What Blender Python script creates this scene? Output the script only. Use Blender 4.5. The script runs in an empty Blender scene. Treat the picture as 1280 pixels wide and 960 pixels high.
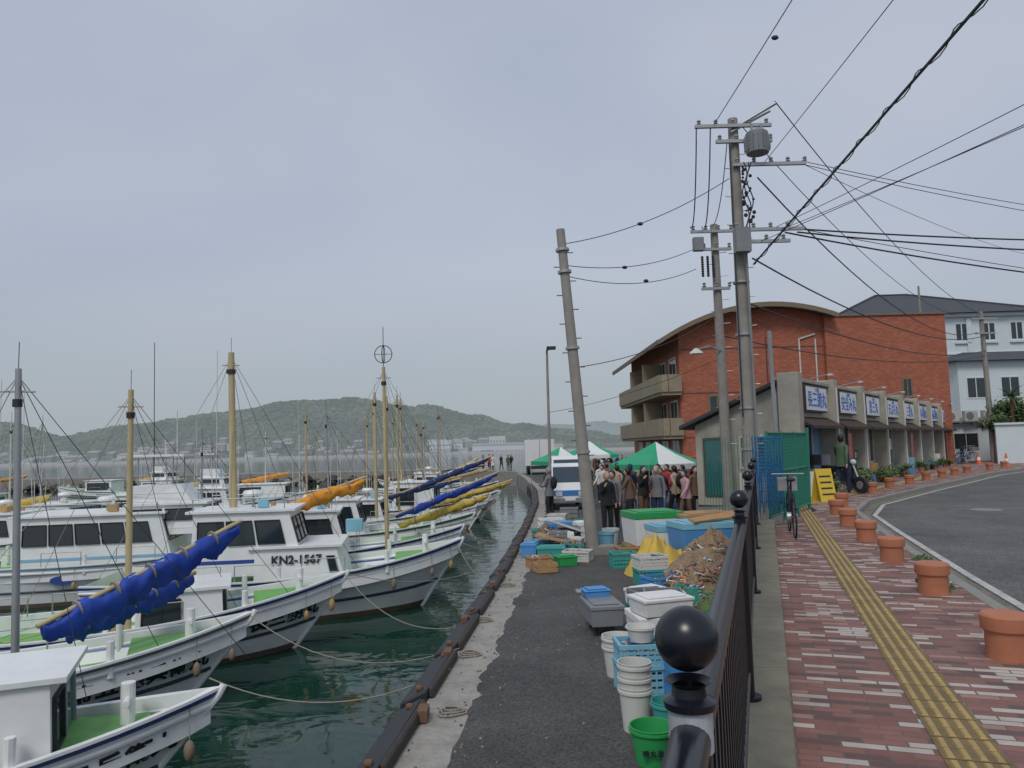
import bpy, math, random
from mathutils import Vector, Matrix, noise
random.seed(7)
R=math.radians
scene=bpy.context.scene
COL=scene.collection
# ---------------------------------------------------------------- materials
MC={}
def mat(name,col,rough=.6,var=.15,scale=6,bump=.08,metal=0,dirt=.25,spec=.5,haze=None):
    if name in MC: return MC[name]
    m=bpy.data.materials.new(name); m.use_nodes=True; nt=m.node_tree; N=nt.nodes; Lk=nt.links
    b=N["Principled BSDF"]; tc=N.new('ShaderNodeTexCoord')
    n1=N.new('ShaderNodeTexNoise'); n1.inputs['Scale'].default_value=scale; n1.inputs['Detail'].default_value=5
    n2=N.new('ShaderNodeTexNoise'); n2.inputs['Scale'].default_value=scale*.22+(.3 if not haze else 0); n2.inputs['Detail'].default_value=8; n2.inputs['Roughness'].default_value=.7
    Lk.new(tc.outputs['Object'],n1.inputs['Vector']); Lk.new(tc.outputs['Object'],n2.inputs['Vector'])
    mx=N.new('ShaderNodeMix'); mx.data_type='RGBA'
    mx.inputs[6].default_value=(*[c*(1-var) for c in col],1); mx.inputs[7].default_value=(*[min(1,c*(1+var)) for c in col],1)
    Lk.new(n1.outputs['Fac'],mx.inputs[0])
    rp=N.new('ShaderNodeMapRange'); rp.inputs[1].default_value=.45; rp.inputs[2].default_value=.75; rp.inputs[3].default_value=0; rp.inputs[4].default_value=dirt
    Lk.new(n2.outputs['Fac'],rp.inputs[0])
    m2=N.new('ShaderNodeMix'); m2.data_type='RGBA'; Lk.new(rp.outputs[0],m2.inputs[0]); Lk.new(mx.outputs[2],m2.inputs[6])
    m2.inputs[7].default_value=(*[c*.35+.03 for c in col],1)
    Lk.new(m2.outputs[2],b.inputs['Base Color'])
    b.inputs['Roughness'].default_value=rough; b.inputs['Metallic'].default_value=metal
    b.inputs['Specular IOR Level'].default_value=spec
    if haze:  # sea-mist haze imitated by a constant emission in the material
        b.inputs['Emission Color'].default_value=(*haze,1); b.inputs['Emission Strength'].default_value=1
    if bump:
        bp=N.new('ShaderNodeBump'); bp.inputs['Strength'].default_value=bump; bp.inputs['Distance'].default_value=.03
        Lk.new(n1.outputs['Fac'],bp.inputs['Height']); Lk.new(bp.outputs[0],b.inputs['Normal'])
    MC[name]=m; return m
WHITE=mat('white_gelcoat',(.8,.81,.8),.35,.04,5,.02,dirt=.28)
OFFW=mat('aged_white',(.62,.62,.58),.5,.08,6,.05,dirt=.35)
BLUE=mat('boat_blue',(.03,.07,.3),.4,.1,dirt=.1)
LBLUE=mat('pale_blue_paint',(.25,.45,.62),.4,.1)
DARK=mat('dark_rubber',(.025,.026,.03),.6,.3,dirt=.1)
BLACK=mat('black_gloss_paint',(.008,.01,.016),.28,.2,20,.01,dirt=.0)
GRNDECK=mat('green_deck',(.16,.42,.1),.6,.2,dirt=.45)
GREYDECK=mat('grey_deck',(.3,.36,.36),.7,.2,dirt=.4)
GLASS=mat('window_glass',(.02,.03,.035),.08,.2,1,0,dirt=.05,spec=.8)
TEAL=mat('teal_glass',(.03,.12,.13),.1,.2,1,0,spec=.8)
CONC=mat('concrete',(.27,.26,.235),.85,.15,10,.3,dirt=.5)
CONCL=mat('light_concrete',(.33,.31,.275),.85,.25,14,.6,dirt=.75)
MOSS=mat('mossy_concrete',(.19,.175,.13),.9,.3,7,.4,dirt=.8)
TIMB=mat('wet_timber',(.05,.04,.032),.75,.3,8,.3,dirt=.4)
POLE=mat('concrete_pole',(.29,.27,.24),.8,.15,6,.1,dirt=.55)
STEEL=mat('galvanised_steel',(.4,.41,.42),.45,.1,metal=.6,dirt=.2)
WOODM=mat('mast_wood',(.5,.4,.22),.6,.15,dirt=.3)
YEL=mat('yellow_canvas',(.6,.42,.07),.7,.2,5,.3)
ORA=mat('orange_canvas',(.75,.3,.03),.7,.15,5,.3)
BLUC=mat('blue_canvas',(.015,.06,.38),.65,.25,5,.35,dirt=.2)
NAVC=mat('navy_canvas',(.03,.05,.16),.75,.25,5,.35,dirt=.3)
WOOD=mat('wood_plank',(.42,.25,.12),.7,.2,8,.2)
CRB=mat('blue_plastic',(.08,.28,.6),.45,.1,dirt=.25)
CRL=mat('light_blue_plastic',(.22,.48,.6),.45,.1,dirt=.25)
GRNP=mat('green_plastic',(.03,.33,.09),.4,.1,dirt=.2)
TEALP=mat('teal_plastic',(.05,.33,.3),.5,.1,dirt=.25)
STY=mat('styrofoam',(.75,.75,.73),.8,.03,30,.1,dirt=.25)
REDP=mat('red_plastic',(.55,.05,.04),.5,.1)
PINK=mat('pink_rope',(.6,.25,.25),.8,.1)
ORG=mat('ochre_float',(.45,.3,.12),.6,.2,8,.1,dirt=.6)
BRF=mat('brown_float',(.25,.19,.13),.7,.3,8,.2,dirt=.5)
ROPE=mat('rope',(.3,.27,.22),.9,.2,40,.3)
NETM=mat('net_brown',(.3,.21,.13),.95,.6,30,1,dirt=.6)
NETG=mat('net_green',(.03,.22,.16),.95,.5,30,1,dirt=.3)
NETB=mat('net_blue',(.05,.22,.5),.95,.5,30,1,dirt=.3)
TERR=mat('terracotta',(.45,.17,.09),.75,.14,10,.15,dirt=.4)
HULLB=mat('antifoul',(.12,.09,.06),.8,.3)
GREY=mat('grey_plastic',(.22,.23,.24),.6,.1)
RUST=mat('rust_brown',(.16,.085,.05),.8,.3)
# ---------------------------------------------------------------- mesh builder
class MB:
    def __init__(s,T=None): s.v=[];s.f=[];s.m=[];s.mats=[]; s.T=T or Matrix()
    def mi(s,m):
        if m not in s.mats: s.mats.append(m)
        return s.mats.index(m)
    def add(s,vs,fs,m):
        o=len(s.v); s.v+= [tuple(s.T@Vector(v)) for v in vs]; k=s.mi(m)
        for f in fs: s.f.append([i+o for i in f]); s.m.append(k)
    def hexa(s,b,t,m): s.add(list(b)+list(t),[(3,2,1,0),(4,5,6,7),(0,1,5,4),(1,2,6,5),(2,3,7,6),(3,0,4,7)],m)
    def box(s,x0,x1,y0,y1,z0,z1,m): s.hexa([(x0,y0,z0),(x1,y0,z0),(x1,y1,z0),(x0,y1,z0)],[(x0,y0,z1),(x1,y0,z1),(x1,y1,z1),(x0,y1,z1)],m)
    def bx(s,c,d,m,rz=0,tz=0):
        q=Matrix.Rotation(rz,3,'Z')@Matrix.Rotation(tz,3,'Y'); a=[Vector(c)+q@Vector((i*d[0]/2,j*d[1]/2,k*d[2]/2)) for k in(-1,1) for i,j in((-1,-1),(1,-1),(1,1),(-1,1))]
        s.hexa(a[:4],a[4:],m)
    def cyl(s,a,b,r,m,r2=None,n=10,cap=True):
        a=Vector(a);b=Vector(b);r2=r if r2 is None else r2; d=(b-a)
        if d.length<1e-6:return
        d.normalize(); u=d.orthogonal().normalized(); w=d.cross(u)
        vs=[];
        for p,q in((a,r),(b,r2)):
            for i in range(n):
                t=2*math.pi*i/n; vs.append(p+(u*math.cos(t)+w*math.sin(t))*q)
        fs=[(i,(i+1)%n,(i+1)%n+n,i+n) for i in range(n)]
        if cap: fs+=[tuple(range(n))[::-1],tuple(range(n,2*n))]
        s.add(vs,fs,m)
    def tube(s,pts,r,m,n=8):
        for i in range(len(pts)-1): s.cyl(pts[i],pts[i+1],r,m,n=n)
    def lathe(s,c,pr,m,n=20):
        vs=[];c=Vector(c)
        for r,z in pr:
            for i in range(n): t=2*math.pi*i/n; vs.append(c+Vector((r*math.cos(t),r*math.sin(t),z)))
        fs=[(j*n+i,j*n+(i+1)%n,(j+1)*n+(i+1)%n,(j+1)*n+i) for j in range(len(pr)-1) for i in range(n)]
        s.add(vs,fs,m)
    def sph(s,c,r,m,sc=(1,1,1),n=12,k=8,fn=None):
        vs=[];c=Vector(c)
        for j in range(k+1):
            ph=math.pi*j/k
            for i in range(n):
                t=2*math.pi*i/n; d=Vector((math.sin(ph)*math.cos(t)*sc[0],math.sin(ph)*math.sin(t)*sc[1],math.cos(ph)*sc[2]))*r
                if fn: d=fn(d)
                vs.append(c+d)
        fs=[(j*n+i,(j+1)*n+i,(j+1)*n+(i+1)%n,j*n+(i+1)%n) for j in range(k) for i in range(n)]
        s.add(vs,fs,m)
    def prism(s,poly,z0,z1,m,mt=None):
        n=len(poly); vs=[(x,y,z0) for x,y in poly]+[(x,y,z1) for x,y in poly]
        s.add(vs,[(i,(i+1)%n,(i+1)%n+n,i+n) for i in range(n)],m); s.add([(x,y,z1) for x,y in poly],[tuple(range(n))],mt or m)
    def panel(s,P,u0,u1,v0,v1,m,off=.01,th=.01):
        P=[Vector(p) for p in P]; nn=(P[1]-P[0]).cross(P[3]-P[0]).normalized()
        def q(u,v): return (P[0]*(1-u)+P[1]*u)*(1-v)+(P[3]*(1-u)+P[2]*u)*v
        c=[q(u0,v0),q(u1,v0),q(u1,v1),q(u0,v1)]
        s.hexa([p+nn*(off-th) for p in c],[p+nn*off for p in c],m)
    def window(s,P,u0,u1,v0,v1,fm,gm=None,fr=.06,cols=2):
        P=[Vector(p) for p in P]; W=(P[1]-P[0]).length; Hh=(P[3]-P[0]).length
        a=fr/W;b=fr/Hh
        s.panel(P,u0,u1,v0,v1,gm or GLASS,.012,.05)
        for (x0,x1,y0,y1) in((u0-a,u0,v0-b,v1+b),(u1,u1+a,v0-b,v1+b),(u0,u1,v0-b,v0),(u0,u1,v1,v1+b)): s.panel(P,x0,x1,y0,y1,fm,.04,.08)
        for i in range(1,cols): x=u0+(u1-u0)*i/cols; s.panel(P,x-a*.35,x+a*.35,v0,v1,fm,.03,.05)
    def build(s,name,parent=None,smooth=False,bevel=0,loc=None,sharp=38):
        me=bpy.data.meshes.new(name); me.from_pydata(s.v,[],s.f)
        for m in s.mats: me.materials.append(m)
        me.polygons.foreach_set('material_index',s.m)
        if smooth: me.polygons.foreach_set('use_smooth',[True]*len(s.f))
        me.update(); o=bpy.data.objects.new(name,me); COL.objects.link(o)
        if parent: o.parent=parent
        if smooth:
            try: me.set_sharp_from_angle(angle=R(sharp))
            except Exception: pass
        if bevel:
            b=o.modifiers.new('bevel','BEVEL'); b.width=bevel; b.segments=2; b.limit_method='ANGLE'; b.angle_limit=R(40)
        if loc is not None: o.location=loc
        return o
def empty(name,loc=(0,0,0),rz=0):
    e=bpy.data.objects.new(name,None); COL.objects.link(e); e.location=loc; e.rotation_euler=(0,0,rz); e.empty_display_size=.2; return e
def text_mesh(s,size,mt,origin,ux,uz,name,parent,off=.0,center=True,depth=.002,bold=.004):
    cu=bpy.data.curves.new('txt','FONT'); cu.body=s; cu.size=size; cu.extrude=depth
    cu.align_x='CENTER' if center else 'LEFT'; cu.align_y='CENTER'; cu.offset=bold*size
    o=bpy.data.objects.new('t',cu); COL.objects.link(o)
    dg=bpy.context.evaluated_depsgraph_get(); me=bpy.data.meshes.new_from_object(o.evaluated_get(dg))
    bpy.data.objects.remove(o)
    ux=Vector(ux).normalized();uz=Vector(uz).normalized();nn=ux.cross(uz)
    M=Matrix((ux,uz,nn)).transposed().to_4x4(); M.translation=Vector(origin)+nn*off
    me.transform(M); me.materials.clear(); me.materials.append(mt)
    r=bpy.data.objects.new(name,me); COL.objects.link(r); r.parent=parent; return r
TXB=mat('lettering_black',(.02,.02,.025),.5,.1,dirt=0); TXBL=mat('lettering_blue',(.02,.12,.5),.5,.1,dirt=0)

# ---------------------------------------------------------------- special materials
def brickmat(name,ramp,mortar,bw,bh,rot=0,wall=False,bump=.4,rough=.8,msz=.006,dirt=.35):
    m=bpy.data.materials.new(name); m.use_nodes=True; nt=m.node_tree; N=nt.nodes; L=nt.links; b=N["Principled BSDF"]
    tc=N.new('ShaderNodeTexCoord'); vec=tc.outputs['Object']
    if wall:
        sp=N.new('ShaderNodeSeparateXYZ'); L.new(vec,sp.inputs[0]); ad=N.new('ShaderNodeMath'); L.new(sp.outputs[0],ad.inputs[0]); L.new(sp.outputs[1],ad.inputs[1])
        cb=N.new('ShaderNodeCombineXYZ'); L.new(ad.outputs[0],cb.inputs[0]); L.new(sp.outputs[2],cb.inputs[1]); vec=cb.outputs[0]
    else:
        mp=N.new('ShaderNodeMapping'); mp.inputs['Rotation'].default_value=(0,0,rot); L.new(vec,mp.inputs[0]); vec=mp.outputs[0]
    br=N.new('ShaderNodeTexBrick'); L.new(vec,br.inputs[0]); br.inputs['Scale'].default_value=1
    br.inputs['Color1'].default_value=(0,0,0,1); br.inputs['Color2'].default_value=(1,1,1,1); br.inputs['Mortar'].default_value=(0,0,0,1)
    br.inputs['Mortar Size'].default_value=msz; br.inputs['Brick Width'].default_value=bw; br.inputs['Row Height'].default_value=bh; br.inputs['Mortar Smooth'].default_value=.2
    cr=N.new('ShaderNodeValToRGB'); cr.color_ramp.interpolation='CONSTANT' if not wall else 'LINEAR'
    e=cr.color_ramp.elements; e[0].position=ramp[0][0]; e[0].color=(*ramp[0][1],1); e[1].position=ramp[1][0]; e[1].color=(*ramp[1][1],1)
    for p,c in ramp[2:]: x=e.new(p); x.color=(*c,1)
    L.new(br.outputs['Color'],cr.inputs[0])
    mx=N.new('ShaderNodeMix'); mx.data_type='RGBA'; L.new(br.outputs['Fac'],mx.inputs[0]); L.new(cr.outputs[0],mx.inputs[6]); mx.inputs[7].default_value=(*mortar,1)
    n=N.new('ShaderNodeTexNoise'); n.inputs['Scale'].default_value=1.3; n.inputs['Detail'].default_value=9; n.inputs['Roughness'].default_value=.75; L.new(tc.outputs['Object'],n.inputs['Vector'])
    mr=N.new('ShaderNodeMapRange'); mr.inputs[1].default_value=.4; mr.inputs[2].default_value=.75; mr.inputs[3].default_value=0; mr.inputs[4].default_value=dirt; L.new(n.outputs['Fac'],mr.inputs[0])
    m2=N.new('ShaderNodeMix'); m2.data_type='RGBA'; L.new(mr.outputs[0],m2.inputs[0]); L.new(mx.outputs[2],m2.inputs[6]); m2.inputs[7].default_value=(*[c*.4 for c in ramp[0][1]],1)
    L.new(m2.outputs[2],b.inputs['Base Color']); b.inputs['Roughness'].default_value=rough
    bp=N.new('ShaderNodeBump'); bp.inputs['Strength'].default_value=bump; bp.inputs['Distance'].default_value=.01; bp.invert=True; L.new(br.outputs['Fac'],bp.inputs['Height']); L.new(bp.outputs[0],b.inputs['Normal'])
    return m
WALK_ANG=math.atan(.33)
PAVE=brickmat('paving_bricks',[(0,(.24,.105,.085)),(.18,(.29,.13,.105)),(.4,(.14,.08,.07)),(.58,(.36,.21,.17)),(.67,(.52,.46,.4)),(.88,(.25,.12,.095))],(.14,.12,.1),.22,.075,rot=WALK_ANG,rough=.7,dirt=.6)
BRICK=brickmat('red_brick_tile',[(0,(.33,.09,.048)),(.5,(.39,.115,.06)),(.99,(.46,.15,.085))],(.28,.15,.11),.24,.075,wall=True,dirt=.15)
def asphalt(name,c,patch=.5):
    m=bpy.data.materials.new(name); m.use_nodes=True; N=m.node_tree.nodes; L=m.node_tree.links; b=N["Principled BSDF"]
    tc=N.new('ShaderNodeTexCoord')
    v=N.new('ShaderNodeTexVoronoi'); v.inputs['Scale'].default_value=55; L.new(tc.outputs['Object'],v.inputs['Vector'])
    n=N.new('ShaderNodeTexNoise'); n.inputs['Scale'].default_value=.7; n.inputs['Detail'].default_value=10; n.inputs['Roughness'].default_value=.7; L.new(tc.outputs['Object'],n.inputs['Vector'])
    cr=N.new('ShaderNodeValToRGB'); e=cr.color_ramp.elements; e[0].position=.3; e[0].color=(*[x*.7 for x in c],1); e[1].position=.75; e[1].color=(*[x*(1.3+patch) for x in c],1); L.new(n.outputs['Fac'],cr.inputs[0])
    mx=N.new('ShaderNodeMix'); mx.data_type='RGBA'; mx.blend_type='MULTIPLY'; mx.inputs[0].default_value=.8; L.new(cr.outputs[0],mx.inputs[6])
    c2=N.new('ShaderNodeValToRGB'); c2.color_ramp.elements[0].color=(.35,.35,.35,1); c2.color_ramp.elements[1].color=(1.9,1.9,1.8,1); L.new(v.outputs['Color'],c2.inputs[0]); L.new(c2.outputs[0],mx.inputs[7])
    L.new(mx.outputs[2],b.inputs['Base Color']); b.inputs['Roughness'].default_value=.85
    bp=N.new('ShaderNodeBump'); bp.inputs['Strength'].default_value=.8; bp.inputs['Distance'].default_value=.008; L.new(v.outputs['Distance'],bp.inputs['Height']); L.new(bp.outputs[0],b.inputs['Normal'])
    return m
ASPH=asphalt('quay_asphalt',(.055,.053,.052)); ROAD=asphalt('road_asphalt',(.1,.098,.095),.2)
def watermat():
    m=bpy.data.materials.new('harbour_water'); m.use_nodes=True; N=m.node_tree.nodes; L=m.node_tree.links; b=N["Principled BSDF"]
    b.inputs['Base Color'].default_value=(.01,.042,.028,1); b.inputs['Roughness'].default_value=.03; b.inputs['IOR'].default_value=1.33
    tc=N.new('ShaderNodeTexCoord'); mp=N.new('ShaderNodeMapping'); mp.inputs['Scale'].default_value=(1,1.4,1); L.new(tc.outputs['Object'],mp.inputs[0])
    a=N.new('ShaderNodeTexNoise'); a.inputs['Scale'].default_value=.9; a.inputs['Detail'].default_value=2; a.inputs['Distortion'].default_value=.8; L.new(mp.outputs[0],a.inputs['Vector'])
    c=N.new('ShaderNodeTexNoise'); c.inputs['Scale'].default_value=5; c.inputs['Detail'].default_value=2; L.new(mp.outputs[0],c.inputs['Vector'])
    ad=N.new('ShaderNodeMath'); ad.operation='MULTIPLY_ADD'; L.new(c.outputs['Fac'],ad.inputs[0]); ad.inputs[1].default_value=.06; L.new(a.outputs['Fac'],ad.inputs[2])
    bp=N.new('ShaderNodeBump'); bp.inputs['Strength'].default_value=.22; bp.inputs['Distance'].default_value=.1; L.new(ad.outputs[0],bp.inputs['Height']); L.new(bp.outputs[0],b.inputs['Normal'])
    return m
WATER=watermat()
# ---------------------------------------------------------------- ground, quay, road, water
def railx(y): return -.143+.341*y
mb=MB(); mb.add([(-4000,-200,-1.2),(4000,-200,-1.2),(4000,6000,-1.2),(-4000,6000,-1.2)],[(0,1,2,3)],WATER); mb.build('water')
QE=[(-2.4,-9),(-1.02,6),(-.18,15.1),(.44,23.6),(.96,31.8),(1.2,42),(.8,60),(.3,70)]
mb=MB(); mb.prism(QE+[(.3,76),(9,76),(60,110),(1500,600),(4000,2500),(4000,-200),(-2.4,-200)][::1],-3,-.012,CONC,CONC); mb.build('ground')
def qx(yy):
    for i in range(len(QE)-1):
        if QE[i][1]<=yy<=QE[i+1][1]: return QE[i][0]+(QE[i+1][0]-QE[i][0])*(yy-QE[i][1])/(QE[i+1][1]-QE[i][1])
lip=[]; y=-8.9
while y<69: lip.append((qx(y)+.45+.12*noise.noise((y*1.3,0,0))+.08*noise.noise((y*5,3,0)),y)); y+=.14 if y<20 else .5
lip.append((.76,70))
mb=MB()
for i in range(len(lip)-1):
    a,b=lip[i],lip[i+1]; f=lambda y:(railx(y) if y<14.4 else 5+ (y-14.4)*.9 if y<22 else 12)
    mb.add([(a[0],a[1],0),(f(a[1]),a[1],0),(f(b[1]),b[1],0),(b[0],b[1],0)],[(0,1,2,3)],ASPH)
mb.build('quay_pavement')
mb=MB()
for i in range(len(QE)-1):
    a,b=QE[i],QE[i+1]; mb.add([(a[0],a[1],-.004),(a[0]+.8,a[1],-.004),(b[0]+.8,b[1],-.004),(b[0],b[1],-.004)],[(0,1,2,3)],CONCL)
mb.build('quay_edge_concrete')
mb=MB(); mb.box(.95,1.35,12.4,12.75,.001,.006,RUST); mb.box(.98,1.32,12.43,12.72,.006,.009,STEEL); mb.build('drain_cover')
mb=MB()
for i in range(420):
    y=random.uniform(4,30); x=qx(y)+random.choice((random.uniform(.05,.75),random.uniform(.05,.75),random.uniform(.3,2.8))); mb.bx((x,y,.006),(random.uniform(.008,.022),random.uniform(.008,.022),.012),random.choice((CONC,CONC,CONCL,RUST)),rz=random.random()*3)
mb.build('gravel_litter')
# quay timber fenders
mb=MB(); y=2.0
while y<48:
    L_=1.45+.25*random.random()
    x0,x1=qx(y),qx(y+L_); d_=random.uniform(0,.05)
    mb.hexa([(x0-.3,y,-.6),(x0-.003,y,-.6),(x1-.003,y+L_,-.6),(x1-.3,y+L_,-.6)],[(x0-.24-d_,y,-.02),(x0-.003,y,.1),(x1-.003,y+L_,.1),(x1-.24,y+L_,-.02)],DARK)
    mb.hexa([(x0+.0,y+.05,.0),(x0+.06,y+.05,.0),(x1+.06,y+L_-.05,.0),(x1,y+L_-.05,.0)],[(x0+.0,y+.05,.11),(x0+.05,y+.05,.09),(x1+.05,y+L_-.05,.09),(x1,y+L_-.05,.11)],TIMB)
    mb.bx((x0-.1,y+.15,.07),(.07,.07,.05),RUST); mb.bx((x1-.1,y+L_-.15,.07),(.07,.07,.05),RUST)
    y+=L_+.22
mb.build('quay_rubber_fender',bevel=.02)
# terrace block with the road
EDGE=[(1.22,-9),(3.78,5),(5.2,9.6),(6.63,14),(7.65,17),(9.2,19.7),(11.2,22),(13.3,24.4),(16.4,27.8),(20.7,32.6),(24,35.6),(28.2,39.6),(36,46)]
wall=[(railx(-9)-.1,-9),(railx(14.4)-.1,14.4),(6.75,17.1),(7.9,21.3),(5.6,23.2),(20,46),(29,51.5),(40,60),(80,100),(900,600),(2000,1500),(2000,-190),(railx(-9)-.1,-190)]
mb=MB(); mb.prism(wall,-.6,.68,CONC,ROAD); mb.build('road')
sw=[(railx(-9)+.2,-9),(railx(14.4)+.2,14.4),(6.9,17.1),(8.0,21.25),(27.3,46.8),(30,50),(38,50)]
mb=MB(); mb.prism(sw+EDGE[::-1],.5,.8,CONC,PAVE); mb.build('brick_sidewalk')
mb=MB()
def offpl(pl,d):
    out=[]
    for i,p in enumerate(pl):
        a=Vector(pl[max(0,i-1)]);b=Vector(pl[min(len(pl)-1,i+1)]); t=(b-a).normalized(); out.append((p[0]+t.y*d,p[1]-t.x*d))
    return out
k0=offpl(EDGE,.003);k1=offpl(EDGE,.13)
for i in range(len(EDGE)-1):
    n=max(1,int((Vector(EDGE[i+1])-Vector(EDGE[i])).length/.6))
    for j in range(n):
        f=lambda A,B,t:(A[0]+(B[0]-A[0])*t,A[1]+(B[1]-A[1])*t); e=.02
        q=[f(k0[i],k0[i+1],j/n),f(k1[i],k1[i+1],j/n),f(k1[i],k1[i+1],(j+1-e)/n),f(k0[i],k0[i+1],(j+1-e)/n)]
        mb.hexa([(x,y,.6) for x,y in q],[(x,y,.805) for x,y in q],CONC)
mb.build('kerb',bevel=.01)
WL=mat('road_paint_white',(.5,.5,.47),.7,.25,20,.1,dirt=.85)
l0=offpl(EDGE,.4);l1=offpl(EDGE,.5); mb=MB()
for i in range(len(EDGE)-1): mb.add([(*l0[i],.688),(*l1[i],.688),(*l1[i+1],.688),(*l0[i+1],.688)],[(0,1,2,3)],WL)
mb.build('road_line_marking')
g0=offpl(EDGE,.133);g1=offpl(EDGE,.36); mb=MB()
for i in range(len(EDGE)-1): mb.add([(*g0[i],.684),(*g1[i],.684),(*g1[i+1],.684),(*g0[i+1],.684)],[(0,1,2,3)],MOSS)
mb.build('road_gutter')
mb=MB(); mb.cyl((11,17.5,.67),(11,17.5,.686),.33,GREY,n=24); mb.build('manhole_cover')
mb=MB(); y=-9
while y<14.3:
    y2=min(14.4,y+2.0); 
    mb.hexa([(railx(y)-.12,y,-.01),(railx(y)+.2,y,-.01),(railx(y2-.015)+.2,y2-.015,-.01),(railx(y2-.015)-.12,y2-.015,-.01)],[(railx(y)-.12,y,.93),(railx(y)+.2,y,.93),(railx(y2-.015)+.2,y2-.015,.93),(railx(y2-.015)-.12,y2-.015,.93)],MOSS); y=y2
mb.build('retaining_wall',bevel=.015)
# tactile paving
TAC=mat('tactile_yellow',(.42,.3,.11),.7,.2,12,.1,dirt=.6); TAC2=mat('tactile_yellow_dark',(.2,.14,.06),.8,.3,12,.1,dirt=.7)
mb=MB(); def_x=lambda y:.99+.328*y-.15
d=Vector((.328,1,0)).normalized(); nrm=Vector((d.y,-d.x,0)); p=Vector((def_x(-3),-3,.8))
for i in range(76):
    a=p+d*.3*i; z=Vector((0,0,1))
    q=[a,a+nrm*.3,a+nrm*.3+d*.294,a+d*.294]
    mb.add([v+z*.005 for v in q],[(0,1,2,3)],TAC2)  # darker yellow base between the raised bars
    for j in range(4):
        for h_ in(0,1):
            s=a+nrm*(.04+.073*j)+d*(.015+.142*h_); q=[s-nrm*.018,s+nrm*.018,s+nrm*.018+d*.118,s-nrm*.018+d*.118]; q2=[s-nrm*.012+d*.005,s+nrm*.012+d*.005,s+nrm*.012+d*.113,s-nrm*.012+d*.113]
            mb.hexa([v+z*.005 for v in q],[v+z*.013 for v in q2],TAC)
e=p+d*.3*76; f=Vector((22,37,.8)); dd=(f-e).normalized(); nn=Vector((dd.y,-dd.x,0))
mb.add([e+Vector((0,0,.005)),e+nn*.3+Vector((0,0,.005)),f+nn*.3+Vector((0,0,.005)),f+Vector((0,0,.005))],[(0,1,2,3)],TAC)
mb.build('tactile_paving')
for x,y in [(3.53,5.5),(4.27,7.76),(4.89,9.81),(5.52,11.84),(6.19,13.97),(6.91,16.1),(7.9,18.1),(10.6,22.2),(12.3,24.5),(13.7,25.9),(15.5,28.1),(16.9,29.5),(18.4,31.2),(19.9,32.8),(22.5,35.3),(24.5,37.3)]:
    mb=MB(); mb.lathe((x,y,.8),[(.14,0),(.14,.185),(.145,.2),(.16,.205),(.163,.215),(.163,.3),(.15,.315),(0,.317)],TERR,28); mb.build('bollard',smooth=True)
# railing
mb=MB(); ang=math.atan(.332)
P=lambda y,z:Vector((-.144+.332*y,y,z))
WORN=mat('worn_paint',(.42,.46,.5),.5,.3,30,.1,dirt=.7)
posts=[-1.75,1.3,4.4,7.4,10.4,13.4]
for y in posts:
    mb.cyl(P(y,.93),P(y,1.97),.034,BLACK,n=24); mb.lathe(P(y,1.955),[(.043,0),(.045,.012),(.03,.02),(.028,.035),(.04,.045)],BLACK,24)
    mb.sph(P(y,2.068),.054,BLACK,n=28,k=18); mb.cyl(P(y,.93),P(y,.95),.07,BLACK,n=20)
mb.cyl(P(1.3,1.885),P(1.3,1.955),.0375,WORN,n=24)
for z,r in((1.905,.034),(1.08,.018)): mb.cyl(P(-1.75,z),P(13.4,z),r,BLACK,n=20)
y=-1.6
while y<13.4:
    mb.bx(P(y,1.48),(.014,.035,.8),BLACK,rz=-ang); y+=.115
mb.build('railing',smooth=True)
# green mesh fence
GF=mat('green_fence_paint',(.02,.2,.13),.5,.1)
mb=MB(); a=Vector((4.9,14.4,0));b=Vector((6.8,17.3,0)); dd=(b-a); Ln=dd.length; dd.normalize()
for i in range(4): q=a+dd*Ln*i/3; mb.cyl(q+Vector((0,0,.8)),q+Vector((0,0,2.6)),.03,GF)
for z in(.95,1.8,2.57): mb.cyl(a+Vector((0,0,z)),b+Vector((0,0,z)),.02,GF)
n=60
for i in range(n): q=a+dd*Ln*i/n; mb.cyl(q+Vector((0,0,.95)),q+Vector((0,0,2.57)),.008,GF,n=4)
for i in range(24): z=.95+i*.067; mb.cyl(a+Vector((0,0,z)),b+Vector((0,0,z)),.006,GF,n=4)
mb.cyl(b+Vector((.0,0,.8)),b+Vector((.05,0,2.7)),.035,GF)
c=a+Vector((-.9,1.6,0))
for i in range(22): q=a.lerp(c,i/22); mb.cyl(q+Vector((0,0,.95)),q+Vector((0,0,2.55)),.006,GF,n=4)
mb.build('green_mesh_fence')
mb=MB()
for i in range(30):
    for j in range(2): 
        x=4.5+i*.019; mb.cyl((x,14.0+.01*math.sin(i),1.15+.1*math.sin(i*1.3)),(x+.05*math.sin(i*2.1),14.02,2.5),.009,NETB,n=4)
for i in range(20): mb.cyl((4.5,14.0,1.3+i*.062),(5.05,14.03,1.25+i*.065),.008,NETB,n=4)
mb.build('blue_fishing_net')

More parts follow.
